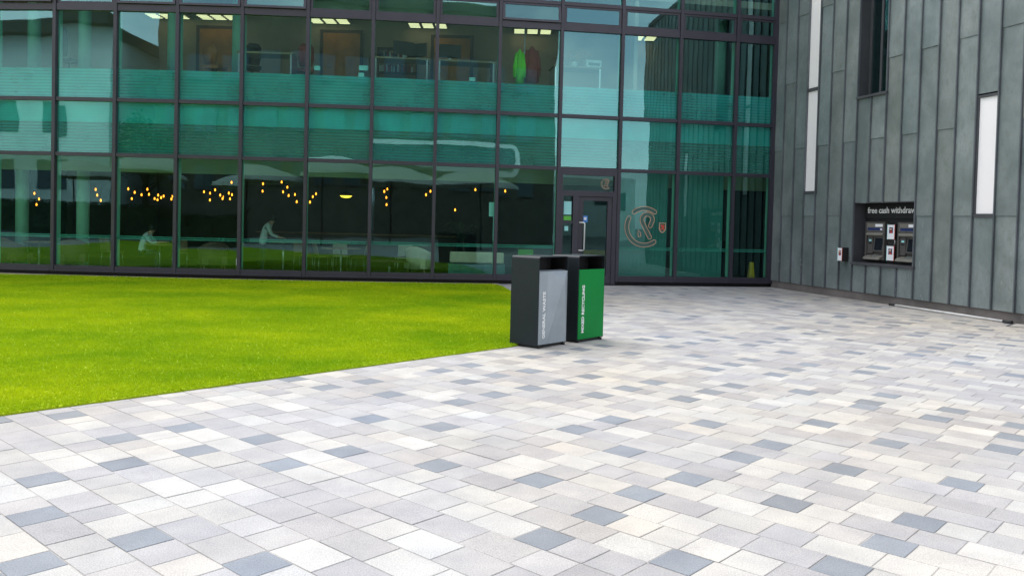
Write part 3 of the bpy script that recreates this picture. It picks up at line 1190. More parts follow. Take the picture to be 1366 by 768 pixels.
# standing seams
for k, s in enumerate(seams):
    cuts = sorted([(z0, z1) for a, b, z0, z1 in OPN if a < s - 0.03 and b > s + 0.03])
    z = 0.19
    for a, b in cuts + [(ZT, None)]:
        nf = len(mb.f)
        wbox(mb, s - 0.013, s + 0.013, -0.002, 0.045, z, a, 0)
        pc += [(0.60, 0.58, 0.66, 1)] * (len(mb.f) - nf)
        z = b
cl = mb.build('zinc_cladding', [M['zinc'], M['zincdark']], ZB, True)
ca2 = cl.data.color_attributes.new('panel', 'FLOAT_COLOR', 'CORNER')
cc = []
for pl, c in zip(cl.data.polygons, pc):
    cc += [c] * pl.loop_total
ca2.data.foreach_set('color', np.array(cc, dtype=np.float32).ravel())
mb = MB()
wbox(mb, -0.25, 13.3, -0.30, -0.035, 0.0, 0.19)
mb.build('plinth', M['plinth'], ZB, True)
mb = MB()
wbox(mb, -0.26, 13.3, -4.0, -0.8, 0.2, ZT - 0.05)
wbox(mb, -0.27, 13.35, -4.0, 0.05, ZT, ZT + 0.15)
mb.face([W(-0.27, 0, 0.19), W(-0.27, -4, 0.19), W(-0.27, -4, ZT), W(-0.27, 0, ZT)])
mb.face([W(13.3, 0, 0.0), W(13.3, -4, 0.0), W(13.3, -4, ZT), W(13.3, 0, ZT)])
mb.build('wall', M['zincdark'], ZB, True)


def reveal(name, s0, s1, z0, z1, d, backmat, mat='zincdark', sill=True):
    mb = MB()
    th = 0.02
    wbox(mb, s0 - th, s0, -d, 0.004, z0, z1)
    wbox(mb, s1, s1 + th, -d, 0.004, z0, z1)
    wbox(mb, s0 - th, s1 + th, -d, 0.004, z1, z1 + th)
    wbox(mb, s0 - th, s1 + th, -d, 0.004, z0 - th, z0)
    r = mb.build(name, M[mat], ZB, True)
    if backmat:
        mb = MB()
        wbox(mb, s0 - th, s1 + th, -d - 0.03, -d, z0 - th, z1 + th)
        mb.build('back_panel', M[backmat], r, True)
    if sill:
        mb = MB()
        wbox(mb, s0 - 0.02, s1 + 0.03, -0.01, 0.06, z0 - 0.055, z0 - 0.003)
        mb.build('sill', M['zincdark'], r, True)
    return r


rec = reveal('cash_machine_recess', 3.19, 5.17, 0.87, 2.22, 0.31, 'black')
# tall window
rw = reveal('window_reveal', 3.19, 4.165, 4.66, 8.1, 0.32, None)
mb = MB()
wbox(mb, 3.19, 3.27, -0.32, -0.25, 4.66, 8.1)
wbox(mb, 4.08, 4.165, -0.32, -0.25, 4.66, 8.1)
wbox(mb, 3.27, 4.08, -0.32, -0.25, 4.66, 4.74)
wbox(mb, 3.55, 3.62, -0.32, -0.26, 4.74, 8.1)
wf = mb.build('window_frame', M['zincdark'], ZB, True)
mb = MB()
wbox(mb, 3.27, 4.08, -0.30, -0.28, 4.74, 8.1)
mb.build('pane', M['glass'], wf, True)
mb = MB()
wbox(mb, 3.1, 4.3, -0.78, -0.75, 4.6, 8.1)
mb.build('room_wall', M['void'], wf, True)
# white light panels
for s0, s1, zs in ((1.225, 1.69, [2.53, 5.10, 9.55]), (6.74, 7.165, [1.95, 4.18])):
    for z0, z1 in zip(zs[:-1], zs[1:]):
        mb = MB()
        wbox(mb, s0, s1, -0.06, -0.012, z0 + 0.02, z1 - 0.02)
        lp = mb.build('light_panel', M['lightpanel'], ZB, True)
        mb = MB()
        wbox(mb, s0 - 0.04, s1 + 0.04, -0.05, 0.02, z0 - 0.05, z0 + 0.018)
        wbox(mb, s0 - 0.04, s1 + 0.04, -0.05, 0.015, z1 - 0.018, z1 + 0.03)
        wbox(mb, s0 - 0.03, s0 - 0.002, -0.05, 0.012, z0 + 0.02, z1 - 0.02)
        wbox(mb, s1 + 0.002, s1 + 0.04, -0.05, 0.012, z0 + 0.02, z1 - 0.02)
        mb.build('panel_frame', M['zincdark'], lp, True)
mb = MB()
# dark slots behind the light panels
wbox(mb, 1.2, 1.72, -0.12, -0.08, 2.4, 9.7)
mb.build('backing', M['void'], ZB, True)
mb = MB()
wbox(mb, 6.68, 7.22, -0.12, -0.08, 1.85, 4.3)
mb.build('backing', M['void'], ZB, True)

# sign over the cash machines
sg = empty('cash_sign', W(4.2, -0.30, 1.88), 0, 'black header sign reading free cash withdrawals in white letters above the cash machines', 'sign')
mb = MB()
wbox(mb, 3.20, 5.16, -0.305, -0.275, 1.88, 2.21)
mb.build('sign_board', M['black'], sg, True)
wl = lambda s, o, z: W(s, o, z) - Vector(sg.location)
text_part('sign_lettering', 'free cash withdrawals', 0.19, M['letter'], sg, wl(3.30, -0.273, 2.00), DR, (0, 0, 1), fit=1.74, extrude=0.002, bold=0.004)


def cash_machine(s0, label):
    r = empty('cash_machine', W(s0 + 0.32, -0.3, 0.90), 0, label, 'cash machine', 'cash machines in the zinc wall')
    b = lambda nm, mt, lst: [mbx for mbx in [MB()] if [wbox(mbx, s0 + q[0], s0 + q[1], q[2], q[3], q[4], q[5], q[6] if len(q) > 6 else 0) for q in lst] is not None][0].build(nm, mt, r, True)
    b('surround', M['atm_body'], [(0.0, 0.05, -0.305, -0.22, 0.94, 1.80), (0.60, 0.65, -0.305, -0.22, 0.94, 1.80), (0.05, 0.60, -0.305, -0.23, 1.565, 1.585), (0.05, 0.60, -0.305, -0.22, 1.775, 1.80), (0.05, 0.60, -0.305, -0.30, 0.94, 1.565), (0.05, 0.22, -0.30, -0.255, 1.08, 1.48)])
    b('header_panel', [M['atm_light'], M['navy'], M['paper'], M['yellow']], [(0.05, 0.60, -0.30, -0.225, 1.59, 1.77, 0), (0.075, 0.575, -0.225, -0.222, 1.605, 1.67, 1), (0.076, 0.30, -0.225, -0.2215, 1.69, 1.75, 0), (0.33, 0.575, -0.225, -0.2215, 1.69, 1.75, 2), (0.50, 0.56, -0.2219, -0.2205, 1.62, 1.65, 2)])
    mb = MB()
    # hood sloping out over the screen
    mb.hexa([W(s0 + 0.05, -0.20, 1.50), W(s0 + 0.60, -0.20, 1.50), W(s0 + 0.60, -0.30, 1.45), W(s0 + 0.05, -0.30, 1.45), W(s0 + 0.05, -0.22, 1.56), W(s0 + 0.60, -0.22, 1.56), W(s0 + 0.60, -0.30, 1.56), W(s0 + 0.05, -0.30, 1.56)])
    mb.build('hood', M['atm_light'], r, True)
    mb = MB()
    mb.hexa([W(s0 + 0.25, -0.235, 1.13), W(s0 + 0.58, -0.235, 1.13), W(s0 + 0.58, -0.297, 1.13), W(s0 + 0.25, -0.297, 1.13), W(s0 + 0.25, -0.275, 1.47), W(s0 + 0.58, -0.275, 1.47), W(s0 + 0.58, -0.297, 1.47), W(s0 + 0.25, -0.297, 1.47)])
    sc_ = mb.build('screen_housing', M['atm_body'], r, True)
    mb = MB()
    mb.hexa([W(s0 + 0.29, -0.234, 1.165), W(s0 + 0.55, -0.234, 1.165), W(s0 + 0.55, -0.26, 1.165), W(s0 + 0.29, -0.26, 1.165), W(s0 + 0.29, -0.268, 1.435), W(s0 + 0.55, -0.268, 1.435), W(s0 + 0.55, -0.28, 1.435), W(s0 + 0.29, -0.28, 1.435)])
    mb.build('screen', M['screen'], sc_, True)
    mb = MB()
    mb.hexa([W(s0 + 0.05, -0.13, 0.95), W(s0 + 0.60, -0.13, 0.95), W(s0 + 0.60, -0.30, 0.95), W(s0 + 0.05, -0.30, 0.95), W(s0 + 0.05, -0.15, 1.00), W(s0 + 0.60, -0.15, 1.00), W(s0 + 0.60, -0.30, 1.06), W(s0 + 0.05, -0.30, 1.06)])
    sh = mb.build('keypad_shelf', M['atm_light'], r, True)
    mb = MB()
    for a in range(4):
        for c in range(4):
            z = 1.008 + 0.013 * c
            o_ = -0.168 - 0.034 * c
            wbox(mb, s0 + 0.26 + a * 0.045, s0 + 0.295 + a * 0.045, o_ - 0.026, o_, z, z + 0.012)
    mb.build('key', M['steel'], sh, True)
    b('card_slot', [M['black'], M['cyan']], [(0.09, 0.19, -0.255, -0.245, 1.30, 1.335, 0), (0.10, 0.18, -0.255, -0.247, 1.36, 1.40, 1)])
    return r


cash_machine(3.31, 'left cash machine with its whole screen in view, left of the two white posters')
cash_machine(4.37, 'right cash machine half hidden by the recess edge, right of the two white posters')


def leaflet_box(s0, z0, o0, o1, w_, h, label, group=None):
    r = empty('notice_box', W(s0 + w_ / 2, o0, z0), 0, label, 'notice box', group)
    mb = MB()
    wbox(mb, s0, s0 + w_, o0, o1, z0, z0 + h)
    mb.build('case', M['black'], r, True)
    mb = MB()
    wbox(mb, s0 + 0.012, s0 + w_ - 0.012, o1, o1 + 0.004, z0 + 0.012, z0 + h - 0.012, 0)
    cx = s0 + w_ / 2
    wbox(mb, cx - w_ * 0.24, cx + w_ * 0.26, o1 + 0.004, o1 + 0.006, z0 + h * 0.42, z0 + h * 0.80, 1)
    wbox(mb, cx - w_ * 0.10, cx + w_ * 0.18, o1 + 0.006, o1 + 0.0075, z0 + h * 0.44, z0 + h * 0.56, 2)
    mb.lathe([(0.001, 0), (0.03, 0.012), (0.035, 0.03), (0.02, 0.055), (0.001, 0.06)], 10, W(cx + 0.005, o1 + 0.006, z0 + h * 0.58), 3)
    wbox(mb, s0 + w_ - 0.012, s0 + w_, o1, o1 + 0.005, z0, z0 + h, 2)
    wbox(mb, s0, s0 + 0.012, o1, o1 + 0.005, z0, z0 + h, 4)
    mb.build('poster', [M['paper'], M['navy'], M['redprint'], M['skin'], M['cyan']], r, True)
    return r


leaflet_box(4.06, 1.41, -0.30, -0.21, 0.24, 0.34, 'upper white poster box between the two cash machines', None)
leaflet_box(4.06, 0.94, -0.30, -0.21, 0.24, 0.34, 'lower white poster box between the two cash machines', None)
mb = MB()
wbox(mb, 4.04, 4.32, -0.30, -0.25, 1.27, 1.42, 0)
mb.tube([W(4.30, -0.22, 1.42), W(4.33, -0.2, 1.36), W(4.30, -0.2, 1.30)], 0.012, 6, 1)
tag(mb.build('card_reader', [M['rubber'], M['steel']]), 'small black unit with a silver hook between the two poster boxes', 'card reader')
leaflet_box(2.86, 0.87, 0.002, 0.17, 0.17, 0.32, 'white, blue and red poster box fixed on the zinc left of the recess', None)

# loose white pole along the plinth
a, b = Vector((8.19, 17.97, 0.027)), Vector((8.90, 15.14, 0.027))
r = empty('loose_pole', (a + b) / 2 - Vector((0, 0, 0.027)), 0, 'long thin white pole lying on the paving along the zinc plinth', 'pole')
mb = MB()
mb.tube([a, b], 0.024, 10)
mb.build('tube', M['pole_white'], r, True)
d = (b - a).normalized()
for p, q_ in ((a - d * 0.14, a + d * 0.03), (b - d * 0.03, b + d * 0.16)):
    mb = MB()
    mb.tube([p, q_], 0.034, 10)
    mb.build('end_cap', M['rubber'], r, True)
# small drain cover at the right edge
c = Vector((9.05, 14.62, 0.004))
r = empty('access_cover', c, YAW, 'small recessed access cover in the paving near the plinth corner', 'access cover')
mb = MB()
for x0, x1, y0, y1 in ((-0.32, 0.32, -0.32, -0.29), (-0.32, 0.32, 0.29, 0.32), (-0.32, -0.29, -0.29, 0.29), (0.29, 0.32, -0.29, 0.29)):
    mb.box(x0, x1, y0, y1, 0, 0.004)
mb.build('frame', M['zincdark'], r)
mb = MB()
mb.box(-0.28, 0.28, -0.28, 0.28, -0.001, 0.003)
mb.build('lid', M['joint'], r)


# ------------------------------------------------------------------ the two litter bins
def litter_bin(corner, rz, label, panel_mat, words, crease, fit, z_text):
    W_, D_, H_ = 0.615, 0.455, 1.165
    r = empty('litter_bin', corner, rz, label, 'litter bin', 'litter bins by the lawn')
    zb = 0.032
    # shell: inverted U with rounded shoulders, extruded front to back
    rad, th = 0.035, 0.012
    prof_o, prof_i = [(0, zb)], [(th, zb)]
    for k in range(7):
        a = math.pi - k * (math.pi / 2) / 6
        prof_o.append((rad + rad * math.cos(a), H_ - rad + rad * math.sin(a)))
        ri = rad - th
        prof_i.append((rad + ri * math.cos(a), H_ - rad + ri * math.sin(a)))
    for k in range(7):
        a = math.pi / 2 - k * (math.pi / 2) / 6
        prof_o.append((W_ - rad + rad * math.cos(a), H_ - rad + rad * math.sin(a)))
        prof_i.append((W_ - rad + ri * math.cos(a), H_ - rad + ri * math.sin(a)))
    prof_o.append((W_, zb))
    prof_i.append((W_ - th, zb))
    mb = MB()
    k = len(prof_o)
    for j in range(k - 1):
        (x0, z0), (x1, z1) = prof_o[j], prof_o[j + 1]
        (u0, w0), (u1, w1) = prof_i[j], prof_i[j + 1]
        rd = 0 < j < k - 2
        mb.face([(x0, D_, z0), (x0, 0, z0), (x1, 0, z1), (x1, D_, z1)], 0, False)
        mb.face([(u0, 0, w0), (u0, D_, w0), (u1, D_, w1), (u1, 0, w1)])
        mb.face([(x0, 0, z0), (u0, 0, w0), (u1, 0, w1), (x1, 0, z1)])
        mb.face([(x0, D_, z0), (x1, D_, z1), (u1, D_, w1), (u0, D_, w0)])
    mb.box(th, W_ - th, D_ - 0.022, D_ - 0.001, zb + 0.002, H_ - th)
    mb.box(th, W_ - th, 0.03, D_ - 0.022, zb, zb + 0.02)
    mb.build('shell', M['charcoal'], r)
    mb = MB()
    mb.box(th + 0.001, W_ - th - 0.001, 0.27, 0.29, 0.93, H_ - th - 0.001)
    mb.box(th + 0.001, W_ - th - 0.001, 0.03, 0.27, 0.915, 0.925)
    mb.box(th + 0.001, th + 0.006, 0.02, 0.27, 0.925, H_ - th - 0.004)
    mb.box(W_ - th - 0.006, W_ - th - 0.001, 0.02, 0.27, 0.925, H_ - th - 0.004)
    mb.build('opening', M['black'], r)
    # door panel
    mb = MB()
    x0, x1, z0, z1 = th + 0.002, W_ - th - 0.002, 0.045, 0.975
    if crease:
        rx = x0 + (x1 - x0) * 0.80
        g = lambda x, y, z: (x, y, z)
        A_, B_, C_, D2 = g(x0, -0.004, z0), g(x1, -0.004, z0), g(x1, -0.002, z1), g(x0, -0.004, z1)
        A3, D3 = g(x0 + 0.17, -0.004, z0), g(x0 + 0.17, -0.004, z1)
        Pk = g(rx, -0.055, z1 - 0.10)
        Pb = g(x0 + (x1 - x0) * 0.62, -0.012, z0 + 0.30)
        for f in ((A_, A3, D3, D2), (A3, B_, Pb), (B_, C_, Pk), (B_, Pk, Pb), (A3, Pb, Pk), (A3, Pk, D3), (D3, Pk, C_)):
            mb.face(f)
        mb.face([D2, C_, (x1, 0.09, z1 + 0.012), (x0, 0.09, z1 + 0.012)])
        mb.face([A_, D2, (x0, 0.02, z1), (x0, 0.02, z0)])
        mb.face([C_, B_, (x1, 0.02, z0), (x1, 0.02, z1)])
    else:
        mb.box(x0, x1, -0.006, 0.02, z0, z1 + 0.005)
    dp = mb.build('door_panel', panel_mat, r)
    text_part('lettering', words, 0.076, M['letter'], dp, (x0 + 0.125, -0.0085, z_text), (0, 0, 1), (-1, 0, 0), fit=fit, extrude=0.0015, bold=0.0022)
    mb = MB()
    mb.box(0.03, W_ - 0.03, 0.03, D_ - 0.03, 0.0, 0.0315)
    mb.build('base', M['rubber'], r)
    mb = MB()
    for x in (0.045, W_ - 0.045):
        for y in (0.012, D_ - 0.012):
            mb.lathe([(0.02, 0.0), (0.02, 0.0318)], 10, (x, y, 0))
    mb.build('foot', M['rubber'], r)
    return r


M['silver'] = simple('silver_grey_bin_panel', (0.30, 0.345, 0.375), 0.40, 0.15, 0.10, 3)
BIN_RZ = R(49.5)
litter_bin(Vector((0.348, 10.636, 0)), BIN_RZ, 'charcoal litter bin with a creased silver grey front reading general waste', M['silver'], 'GENERAL WASTE', True, 0.60, 0.12)
litter_bin(Vector((0.897, 11.243, 0)), BIN_RZ, 'charcoal litter bin with a bright green front reading mixed recycling', M['greenpanel'], 'MIXED RECYCLING', False, 0.64, 0.13)


# ------------------------------------------------------------------ people
def person(name, loc, rz, label, joints, edges, radii, regions, hair_c, head_r=0.1):
    r = empty(name, loc, rz, label, 'person')
    me = bpy.data.meshes.new('body')
    names = list(joints)
    me.from_pydata([joints[k] for k in names], [(names.index(a), names.index(b)) for a, b in edges], [])
    o = bpy.data.objects.new('body', me)
    COL.objects.link(o)
    sk = o.modifiers.new('skin', 'SKIN')
    for k, nme in enumerate(names):
        rr = radii[nme]
        me.skin_vertices[0].data[k].radius = rr if isinstance(rr, tuple) else (rr, rr)
        me.skin_vertices[0].data[k].use_root = (nme == 'pelvis')
    sub = o.modifiers.new('subdivision', 'SUBSURF')
    sub.levels = 2
    sub.render_levels = 2
    dg = bpy.context.evaluated_depsgraph_get()
    m2 = bpy.data.meshes.new_from_object(o.evaluated_get(dg))
    bpy.data.objects.remove(o)
    for mt in ('skin', 'shirt', 'trousers'):
        m2.materials.append(M[mt])
    for p in m2.polygons:
        p.use_smooth = True
        p.material_index = regions(p.center)
    b = bpy.data.objects.new('body', m2)
    COL.objects.link(b)
    b.parent = r
    mb = MB()
    hx, hy, hz = hair_c
    rings = []
    for a in range(8):
        th_ = math.pi * (0.04 + 0.56 * a / 7)
        rings.append([(hx + 0.095 * math.sin(th_) * math.cos(q), hy + 0.112 * math.sin(th_) * math.sin(q), hz + 0.118 * math.cos(th_)) for q in np.linspace(0, 2 * math.pi, 15)[:-1]])
    mb.loops(rings)
    mb.build('hair', M['hair'], r)
    return r


def hand(joints, edges, radii, wrist, tag_, d, side):
    d = Vector(d).normalized()
    s_ = Vector(side).normalized()
    w0 = Vector(joints[wrist])
    pm = w0 + d * 0.07
    joints['palm' + tag_] = tuple(pm)
    edges.append((wrist, 'palm' + tag_))
    radii['palm' + tag_] = (0.036, 0.018)
    for k, (o_, l) in enumerate(((-0.03, 0.075), (-0.01, 0.09), (0.01, 0.085), (0.03, 0.065))):
        a = pm + d * l * 0.6 + s_ * o_
        b = a + d * l * 0.4 + Vector((0, 0, -0.025))
        joints[f'f{k}a{tag_}'], joints[f'f{k}b{tag_}'] = tuple(a), tuple(b)
        edges += [('palm' + tag_, f'f{k}a{tag_}'), (f'f{k}a{tag_}', f'f{k}b{tag_}')]
        radii[f'f{k}a{tag_}'], radii[f'f{k}b{tag_}'] = 0.009, 0.008
    a = w0 + d * 0.05 - s_ * 0.055 + Vector((0, 0, -0.02))
    joints['th' + tag_] = tuple(a)
    edges.append((wrist, 'th' + tag_))
    radii['th' + tag_] = 0.01


# standing, leaning to a counter on the right; local +x is the way the figure faces
J = {'pelvis': (0, 0, 0.84), 'waist': (0.02, 0, 0.97), 'chest': (0.09, 0, 1.16), 'neckb': (0.17, 0, 1.31), 'neck': (0.22, 0, 1.37), 'head': (0.27, 0, 1.46), 'crown': (0.30, 0, 1.53)}
E_ = [('pelvis', 'waist'), ('waist', 'chest'), ('chest', 'neckb'), ('neckb', 'neck'), ('neck', 'head'), ('head', 'crown')]
RD = {'pelvis': (0.15, 0.12), 'waist': (0.14, 0.11), 'chest': (0.165, 0.13), 'neckb': (0.10, 0.09), 'neck': 0.052, 'head': 0.092, 'crown': 0.06}
for sgn, tg in ((1, 'l'), (-1, 'r')):
    J.update({'sh' + tg: (0.14, 0.18 * sgn, 1.27), 'el' + tg: (0.24, 0.24 * sgn, 1.04), 'wr' + tg: (0.46, 0.19 * sgn, 0.97),
              'hip' + tg: (0, 0.09 * sgn, 0.80), 'kn' + tg: (0.03, 0.10 * sgn, 0.46), 'an' + tg: (-0.01, 0.11 * sgn, 0.08), 'toe' + tg: (0.16, 0.13 * sgn, 0.035)})
    E_ += [('neckb', 'sh' + tg), ('sh' + tg, 'el' + tg), ('el' + tg, 'wr' + tg), ('pelvis', 'hip' + tg), ('hip' + tg, 'kn' + tg), ('kn' + tg, 'an' + tg), ('an' + tg, 'toe' + tg)]
    RD.update({'sh' + tg: 0.066, 'el' + tg: 0.047, 'wr' + tg: 0.032, 'hip' + tg: 0.095, 'kn' + tg: 0.062, 'an' + tg: 0.042, 'toe' + tg: 0.035})
    hand(J, E_, RD, 'wr' + tg, tg, (1, 0, -0.1), (0, -sgn, 0))
p = at(350, 340, 23.4)
person('person', Vector((p.x, 23.4, 0.03)), R(15), 'person in a pale shirt standing bent over a table behind the glass', J, E_, RD,
       lambda c: 0 if (c.z > 1.33 and c.x > 0.15) or c.x > 0.40 else (1 if c.z > 0.78 else 2), (0.26, 0, 1.47))
# seated figure, leaning on a table
J = {'pelvis': (0, 0, 0.50), 'waist': (0.03, 0, 0.64), 'chest': (0.12, 0, 0.84), 'neckb': (0.20, 0, 0.98), 'neck': (0.25, 0, 1.04), 'head': (0.30, 0, 1.13), 'crown': (0.33, 0, 1.20)}
E_ = [('pelvis', 'waist'), ('waist', 'chest'), ('chest', 'neckb'), ('neckb', 'neck'), ('neck', 'head'), ('head', 'crown')]
RD = {'pelvis': (0.16, 0.12), 'waist': (0.15, 0.115), 'chest': (0.17, 0.13), 'neckb': (0.10, 0.09), 'neck': 0.052, 'head': 0.092, 'crown': 0.06}
for sgn, tg in ((1, 'l'), (-1, 'r')):
    J.update({'sh' + tg: (0.17, 0.18 * sgn, 0.94), 'el' + tg: (0.32, 0.24 * sgn, 0.76), 'wr' + tg: (0.53, 0.16 * sgn, 0.785),
              'hip' + tg: (0.04, 0.09 * sgn, 0.49), 'kn' + tg: (0.44, 0.11 * sgn, 0.50), 'an' + tg: (0.42, 0.12 * sgn, 0.08), 'toe' + tg: (0.58, 0.14 * sgn, 0.035)})
    E_ += [('neckb', 'sh' + tg), ('sh' + tg, 'el' + tg), ('el' + tg, 'wr' + tg), ('pelvis', 'hip' + tg), ('hip' + tg, 'kn' + tg), ('kn' + tg, 'an' + tg), ('an' + tg, 'toe' + tg)]
    RD.update({'sh' + tg: 0.066, 'el' + tg: 0.047, 'wr' + tg: 0.032, 'hip' + tg: 0.095, 'kn' + tg: 0.062, 'an' + tg: 0.042, 'toe' + tg: 0.035})
    hand(J, E_, RD, 'wr' + tg, tg, (1, 0, 0), (0, -sgn, 0))
p = at(188, 335, 22.7)
person('person', Vector((p.x, 22.7, 0.03)), R(10), 'person in a pale top seated and leaning on a round table behind the glass', J, E_, RD,
       lambda c: 0 if (c.z > 1.0 and c.x > 0.18) or c.x > 0.45 and c.z > 0.7 else (1 if c.z > 0.56 else 2), (0.29, 0, 1.14))


# ------------------------------------------------------------------ cafe furniture
def armchair(loc, rz, label, mat):
    r = empty('armchair', loc, rz, label, 'armchair', 'armchairs in the glass-fronted cafe')
    mb = MB()
    mb.box(-0.32, 0.32, -0.30, 0.30, 0.24, 0.44)
    mb.build('seat', M[mat], r)
    mb = MB()
    rings = []
    for z, o_ in ((0.22, 0.0), (0.50, 0.01), (0.72, 0.03), (0.84, 0.05)):
        ring = []
        for a in np.linspace(R(-20), R(200), 15):
            k = 0.5 - 0.5 * math.cos((a + R(20)) / R(220) * 2 * math.pi)
            zz = z if z < 0.6 else 0.55 + (z - 0.55) * (0.25 + 0.75 * k)
            ring.append(Vector(((0.36 + o_) * math.cos(a), (0.34 + o_) * math.sin(a), zz)))
        rings.append(ring + [Vector((v.x * 0.82, v.y * 0.82, v.z)) for v in reversed(ring)])
    mb.loops(rings, 0, True)
    mb.build('backrest', M[mat], r)
    for x in (-0.25, 0.25):
        for y in (-0.22, 0.22):
            mb = MB()
            mb.tube([(x * 1.1, y * 1.1, 0), (x, y, 0.25)], [0.014, 0.02], 8)
            mb.build('leg', M['wood'], r)
    return r


def floor_at(px, Y):
    p = at(px, 330, Y)
    return Vector((p.x, Y, 0.03))


armchair(floor_at(20, 22.1), R(150), 'tan armchair at the far left behind the glass', 'tan')
armchair(floor_at(98, 22.3), R(200), 'tan armchair with its back to the glass, second from the left', 'tan')
armchair(floor_at(284, 22.7), R(210), 'tan armchair below the bulb cluster left of the standing person', 'tan')
armchair(floor_at(560, 23.0), R(160), 'cream armchair in the cafe left of the palm', 'cream')


def table(loc, label, rad=0.38, h=0.73, top='white'):
    r = empty('cafe_table', loc, 0, label, 'table', 'round tables in the cafe')
    mb = MB()
    mb.lathe([(rad - 0.01, h - 0.03), (rad, h - 0.02), (rad, h - 0.005), (rad - 0.01, h)], 28)
    mb.build('tabletop', M[top], r)
    mb = MB()
    mb.lathe([(0.03, 0.02), (0.03, h - 0.03)], 12)
    mb.build('pedestal', M['steel'], r)
    mb = MB()
    mb.lathe([(0.24, 0), (0.24, 0.012), (0.05, 0.03)], 20)
    mb.build('base', M['steel'], r)
    return r


table(floor_at(52, 22.6), 'round cafe table with cups beside the leftmost armchair', top='wood')
table(floor_at(213, 22.75), 'round cafe table the seated person leans on', top='wood')
table(floor_at(378, 23.45), 'tall round timber table under the hands of the standing person', 0.42, 0.86, 'wood')
table(floor_at(455, 23.2), 'broad round timber cafe table in the middle of the cafe', 0.55, top='wood')
table(floor_at(520, 22.5), 'low round dark table near the glass', 0.5, 0.45, 'tan')
# long bench sofa with a cream cushion
p = floor_at(636, 22.7)
r = empty('bench_sofa', p, R(4), 'long low bench sofa with a cream back cushion near the entrance', 'sofa')
mb = MB()
mb.box(-0.75, 0.75, -0.3, 0.3, 0.08, 0.42)
mb.build('seat', M['teal'], r)
mb = MB()
mb.box(-0.72, 0.72, -0.34, -0.22, 0.44, 0.74)
o = mb.build('cushion', M['cream'], r)
bv = o.modifiers.new('round', 'BEVEL')
bv.width = 0.04
bv.segments = 3
for x in (-0.68, 0.68):
    mb = MB()
    mb.box(x - 0.03, x + 0.03, -0.25, 0.25, 0, 0.08)
    mb.build('leg', M['rubber'], r)


def side_chair(loc, rz, mat, label):
    r = empty('cafe_chair', loc, rz, label, 'chair', 'light chairs inside the cafe')
    mb = MB()
    mb.box(-0.22, 0.22, -0.2, 0.22, 0.43, 0.46)
    mb.build('seat', M[mat], r)
    mb = MB()
    mb.hexa([(-0.21, 0.2, 0.50), (0.21, 0.2, 0.50), (0.21, 0.225, 0.50), (-0.21, 0.225, 0.50), (-0.2, 0.27, 0.84), (0.2, 0.27, 0.84), (0.2, 0.295, 0.84), (-0.2, 0.295, 0.84)])
    mb.build('backrest', M[mat], r)
    for x in (-0.19, 0.19):
        for y in (-0.17, 0.19):
            mb = MB()
            mb.tube([(x * 1.1, y * 1.15, 0), (x, y, 0.44)], 0.012, 6)
            mb.build('leg', M['steel'], r)


side_chair(floor_at(782, 23.6), R(200), 'yellow', 'yellow plastic chair seen through the entrance door')
side_chair(floor_at(799, 23.9), R(170), 'yellow', 'second yellow plastic chair further inside the entrance door')
side_chair(floor_at(826, 23.6), R(180), 'orange', 'orange plastic chair beside the entrance inside the glass')
side_chair(floor_at(700, 22.8), R(185), 'lime', 'lime green chair inside the glass behind the silver bin')
for px, Y, rz, mt, lb in ((405, 24.6, 40, 'wood', 'timber chair at the tall table right of the standing person'), (432, 23.9, 120, 'wood', 'timber chair left of the broad table'), (480, 24.0, 260, 'wood', 'timber chair right of the broad table'), (456, 24.6, 180, 'cream', 'cream chair behind the broad table'), (538, 24.4, 200, 'cream', 'cream chair just left of the cream armchair'), (150, 24.0, 150, 'wood', 'timber chair between the second armchair and the seated person'), (240, 24.2, 200, 'wood', 'timber chair across the table from the seated person')):
    side_chair(floor_at(px, Y), R(rz), mt, lb)
p = floor_at(1003, 23.2)
r = empty('wet_floor_sign', p, R(8), 'yellow folding floor sign in the dark doorway by the zinc corner', 'floor sign')
for s_ in (-1, 1):
    mb = MB()
    mb.hexa([(-0.08, 0.10 * s_ - 0.008, 0), (0.08, 0.10 * s_ - 0.008, 0), (0.08, 0.10 * s_ + 0.008, 0), (-0.08, 0.10 * s_ + 0.008, 0), (-0.055, 0.01 * s_ - 0.006, 0.62), (0.055, 0.01 * s_ - 0.006, 0.62), (0.055, 0.01 * s_ + 0.006, 0.62), (-0.055, 0.01 * s_ + 0.006, 0.62)])
    mb.build('board', M['yellow'], r)
# palm in a pot
p = floor_at(617, 23.6)
r = empty('potted_palm', p, 0, 'dark leafy palm in a tall pot behind the bench sofa', 'plant')
mb = MB()
mb.lathe([(0.16, 0), (0.22, 0.5), (0.20, 0.5), (0.18, 0.44)], 18)
mb.build('pot', M['black'], r)
mb = MB()
mb.tube([(0, 0, 0.4), (0.03, 0, 0.8), (0.0, 0.02, 1.1)], [0.03, 0.025, 0.018], 7)
mb.build('stem', M['bark'], r)
mb = MB()
for k in range(26):
    a = random.uniform(0, 6.28)
    l = random.uniform(0.4, 0.75)
    up = random.uniform(0.15, 0.55)
    dx = Vector((math.cos(a), math.sin(a), 0))
    sd_ = Vector((-math.sin(a), math.cos(a), 0))
    b0 = Vector((0, 0.02, random.uniform(0.95, 1.1)))
    pts = [b0 + dx * l * f + Vector((0, 0, up * math.sin(f * 2.4))) for f in (0, 0.25, 0.5, 0.75, 1)]
    ws = (0.012, 0.035, 0.042, 0.028, 0.003)
    for j in range(4):
        mb.face([pts[j] - sd_ * ws[j], pts[j] + sd_ * ws[j], pts[j + 1] + sd_ * ws[j + 1], pts[j + 1] - sd_ * ws[j + 1]])
mb.build('leaves', M['leafdark'], r)
